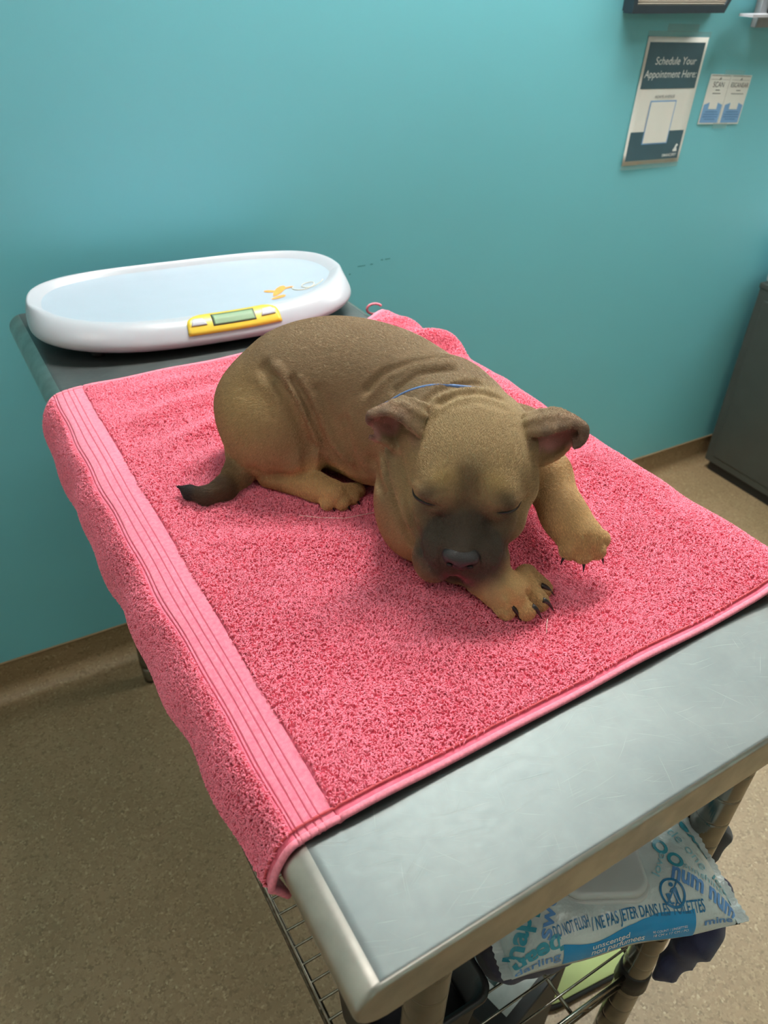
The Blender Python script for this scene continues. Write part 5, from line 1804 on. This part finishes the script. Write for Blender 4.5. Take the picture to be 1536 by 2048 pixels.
# do-not-flush pictogram: ring, slash, little person, bowl
def ringpoly(cx, cy, r0, r1, n=36):
    V, F = [], []
    for k in range(n):
        a = 2 * math.pi * k / n
        V.append(flatpt(cx + r0 * math.cos(a), cy + r0 * math.sin(a), .0010)); V.append(flatpt(cx + r1 * math.cos(a), cy + r1 * math.sin(a), .0010))
    F = [(2 * k, 2 * k + 1, (2 * k + 3) % (2 * n), (2 * k + 2) % (2 * n)) for k in range(n)]
    return V, F
pcx, pcy = 0.0525, -0.044
V, F = ringpoly(pcx, pcy, .0115, .0138)
obj('pictogram', mesh('pictogram', V, F), M_DEEPINK, pack)
def pic(poly):
    obj('pictogram', mesh('pictogram', [flatpt(pcx + x, pcy + y, .0011) for x, y in poly], [tuple(range(len(poly)))]), M_DEEPINK, pack)
pic([(-.0088, -.0078), (-.0078, -.0088), (.0088, .0078), (.0078, .0088)])
pic([(.001, -.009), (.003, -.009), (.0035, -.002), (.0045, -.009), (.0065, -.009), (.006, .004), (.001, .004), (-.003, .001), (-.002, .0), (.001, .002)])
pic([(.0015 + .0022 * math.cos(a), .0072 + .0022 * math.sin(a)) for a in np.linspace(0, 2 * math.pi, 12, endpoint=False)])
pic([(-.008, .0), (-.003, .0), (-.0035, -.0035), (-.005, -.0045), (-.0045, -.0085), (-.0075, -.0085), (-.007, -.0045)])
# flip lid: base flange, hinge, cap
def rr(cx, cy, hx_, hy_, r_, n=6):
    out = []
    for (sx_, sy_, a0) in ((1, 1, 0), (-1, 1, 90), (-1, -1, 180), (1, -1, 270)):
        for k in range(n + 1):
            a = math.radians(a0 + 90 * k / n)
            out.append((cx + sx_ * (hx_ - r_) + r_ * math.cos(a), cy + sy_ * (hy_ - r_) + r_ * math.sin(a)))
    return out
def loft(name, rings, mat, parent):
    n = len(rings[0])
    V = [p for r_ in rings for p in r_]
    F = [(i * n + k, i * n + (k + 1) % n, (i + 1) * n + (k + 1) % n, (i + 1) * n + k) for i in range(len(rings) - 1) for k in range(n)]
    F += [tuple(range(n - 1, -1, -1)), tuple((len(rings) - 1) * n + k for k in range(n))]
    bm = bmesh.new()
    vs = [bm.verts.new(p) for p in V]
    for f in F:
        bm.faces.new([vs[i] for i in f])
    o_ = obj(name, bm_mesh(bm, name), mat, parent, True)
    return o_
M_LID = plain('satin_white_lid', srgb(186, 188, 186), 0.4, 0, 30, 0.02)
def hexlid(hx_, hy_, r_):
    p = rr(0, 0, hx_, hy_, r_)
    out = []
    for x, y in p:
        out.append((x * (1.0 - 0.16 * (abs(y) / hy_) ** 2) - 0.012, y - 0.009))
    return out
def zl(pts_, z):
    c, s = math.cos(-0.18), math.sin(-0.18)
    return [Vector((x * c - y * s, x * s + y * c, z)) for x, y in pts_]
lid0 = loft('lid_base', [zl(hexlid(.051, .035, .016), 0.040), zl(hexlid(.051, .035, .016), 0.0475), zl(hexlid(.049, .033, .015), 0.0485)], M_LID, pack)
lid1 = loft('flip_lid', [zl(hexlid(.046, .031, .015), 0.0484), zl(hexlid(.0475, .0322, .015), 0.0500), zl(hexlid(.0475, .0322, .015), 0.0545), zl(hexlid(.0460, .0310, .014), 0.0570), zl(hexlid(.042, .0275, .013), 0.0580)], M_LID, pack)
c, s = math.cos(-0.18), math.sin(-0.18)
tube('hinge', [Vector((-.062 * c - y * s, -.062 * s + y * c, 0.0495)) for y in (-.031, -.005, .017)], 0.0022, M_LID, pack, 8)

# navy cloth bag on the shelf, slung round the front right leg
def cloth_blob(prims, lo, hi, vox, name, mat, parent, org, cut=None, noise=0.004):
    g_ = SDF(lo, hi, vox)
    for c_, r_, k_ in prims:
        g_.ell(c_, r_, k=k_)
    X, Y, Z = np.meshgrid(*g_.ax, indexing='ij')
    g_.d += noise * (np.sin(55 * X + 30 * Z) * np.sin(47 * Y + 21 * Z + 1) + 0.6 * np.abs(np.sin(80 * X - 40 * Y + 60 * Z)) - 0.3).astype(np.float32)
    if cut:
        g_.d = np.maximum(g_.d, (cut[0] - Z).astype(np.float32))
        g_.d = np.maximum(g_.d, (Z - cut[1]).astype(np.float32))
    V_, F_ = g_.mesh()
    V_ = relax(V_, F_, 1, 0.4)
    me_ = bpy.data.meshes.new(name)
    me_.from_pydata((V_ - org).tolist(), [], F_.tolist())
    me_.update()
    return obj(name, me_, mat, parent, True)
def fabric(name, col):
    t = NT(name)
    v = t.coord('Object')
    f = t.noise(v, 900.0, 2.0)
    t.color(t.ramp(t.noise(v, 14.0, 3.0), [(0.3, tuple(x * 0.8 for x in col[:3])), (0.7, col[:3])]))
    t.set(Roughness=0.85)
    t.b.inputs['Sheen Weight'].default_value = 0.15
    t.bump(f, 0.4, 0.0008)
    return t.m
M_NAVY = fabric('navy_cloth', srgb(38, 40, 72))
M_BLACKC = fabric('black_cloth', srgb(34, 35, 40))
bag = thing('cloth_bag', 'navy and black cloth bag on the wire shelf under the wipes pack', 'bag', (0.50, 0.33, SHELF))
BO = np.array([0.50, 0.33, SHELF])
cloth_blob([((0.475, 0.345, 0.47), (0.105, 0.075, 0.15), .05), ((0.52, 0.34, 0.62), (0.10, 0.07, 0.09), .05), ((0.44, 0.34, 0.64), (0.085, 0.065, 0.075), .05)],
           (0.34, 0.24, 0.33), (0.66, 0.45, 0.74), 0.006, 'bag_body', M_NAVY, bag, BO, (SHELF + 0.0095, 0.7075), 0.005)
cloth_blob([((0.664, 0.285, 0.585), (0.040, 0.030, 0.075), .02), ((0.690, 0.262, 0.555), (0.035, 0.022, 0.055), .02), ((0.640, 0.30, 0.64), (0.03, 0.03, 0.045), .02)],
           (0.58, 0.20, 0.44), (0.76, 0.37, 0.72), 0.005, 'side_flap', M_BLACKC, bag, BO, None, 0.006)
cloth_blob([((0.585, 0.196, 0.475), (0.040, 0.020, 0.040), .02), ((0.610, 0.190, 0.530), (0.045, 0.020, 0.035), .02), ((0.632, 0.205, 0.560), (0.028, 0.018, 0.05), .02)],
           (0.52, 0.15, 0.40), (0.72, 0.26, 0.64), 0.005, 'hanging_flap', M_NAVY, bag, BO, None, 0.0075)
# lime packet with black stripes behind the wipes
M_LIME = plain('lime_plastic', srgb(190, 204, 140), 0.5, 0, 20, 0.04)
pkt = thing('striped_packet', 'lime packet with black stripes lying on the cloth bag behind the wipes', 'packet', (0.535, 0.375, 0.7092), -0.2)
box('pouch', (0, 0, 0.011), (0.13, 0.05, 0.020), M_LIME, pkt, 0.006, 3, True)
for k in range(4):
    box('stripe', (0.012 + k * 0.013, 0, 0.0215), (0.006, 0.046, 0.0016), M_BLACKP, pkt)

# open black bin on the shelf
bin_ = thing('plastic_bin', 'open black plastic bin on the wire shelf behind the front left leg', 'bin', (0.262, 0.345, SHELF + 0.0095))
def binring(hx_, hy_, z, r_=0.02):
    return [Vector((x, y, z)) for x, y in rr(0, 0, hx_, hy_, r_)]
rings = [binring(.062, .064, 0.0), binring(.072, .074, 0.175), binring(.078, .080, 0.176), binring(.078, .080, 0.186), binring(.070, .072, 0.186), binring(.060, .062, 0.006)]
loft('shell', rings, M_BLACKP, bin_)
loft('inner_fill', [binring(.060, .062, 0.0062), binring(.064, .066, 0.10), binring(.055, .055, 0.115)], M_BLACKC, bin_)

# carton with a dark green label on the floor under the shelf
M_CARTON = plain('black_carton', srgb(42, 42, 42), 0.5, 0, 20, 0.1)
M_LABELG = plain('dark_green_label', srgb(30, 62, 60), 0.35)
M_EDGEW = plain('grey_white_edge', srgb(186, 190, 186), 0.5)
ctn = thing('carton', 'black carton with dark green and white label on the floor under the wire shelf', 'carton', (0.450, 0.415, 0.0), 0.25)
box('box_body', (0, 0, 0.125), (0.17, 0.24, 0.25), M_CARTON, ctn, 0.002, 1)
lbl = box('label', (0.012, -0.01, 0.2505), (0.125, 0.185, 0.001), M_EDGEW, ctn)
box('label_field', (0.018, 0.006, 0.2514), (0.098, 0.140, 0.0008), M_LABELG, lbl)
def ctext(body, cx, size):
    V, F = text_mesh(body, size, 0.0, 0.0, 'CENTER')
    obj('label_lettering', mesh('label_lettering', [(cx + y, 0.006 - x, 0.2521) for x, y, _ in V], F), M_EDGEW, lbl)
ctext('COMMERCIAL GRADE', 0.034, 0.0150)
obj('label_emblem', mesh('label_emblem', [(0.045, 0.04, 0.2521), (0.062, 0.06, 0.2521), (0.05, 0.075, 0.2521), (0.04, 0.06, 0.2521)], [(0, 1, 2, 3)]), M_EDGEW, lbl)

# lime board on the floor
brd = thing('lime_board', 'pale lime rounded board lying on the floor under the table', 'board', (0.682, 0.430, 0.0), -0.1)
loft('board', [[Vector((x, y, z)) for x, y in rr(0, 0, .115, .105, .045)] for z in (0.001, 0.018)], M_LIME, brd)
loft('rim', [[Vector((x, y, z)) for x, y in rr(0, 0, hx_, hy_, .05)] for z, hx_, hy_ in ((0.0005, .121, .111), (0.012, .121, .111), (0.012, .1155, .1055))], M_BLACKP, brd)

# a few loose hairs on the towel
M_HAIR = plain('loose_hair', srgb(236, 196, 190), 0.6)
hp = [(0.2898, 0.6743), (0.3095, 0.6584), (0.3351, 0.6439), (0.3629, 0.6393), (0.3832, 0.6354)]
tube('loose_hair', [Vector((x, y, TOP + 0.0145)) - Vector(TO) for x, y in hp], 0.0004, M_HAIR, towel, 5)
hp = [(0.438, 0.398), (0.432, 0.392), (0.424, 0.383)]
tube('loose_hair', [Vector((x, y, TOP + 0.0145)) - Vector(TO) for x, y in hp], 0.0004, M_HAIR, towel, 5)
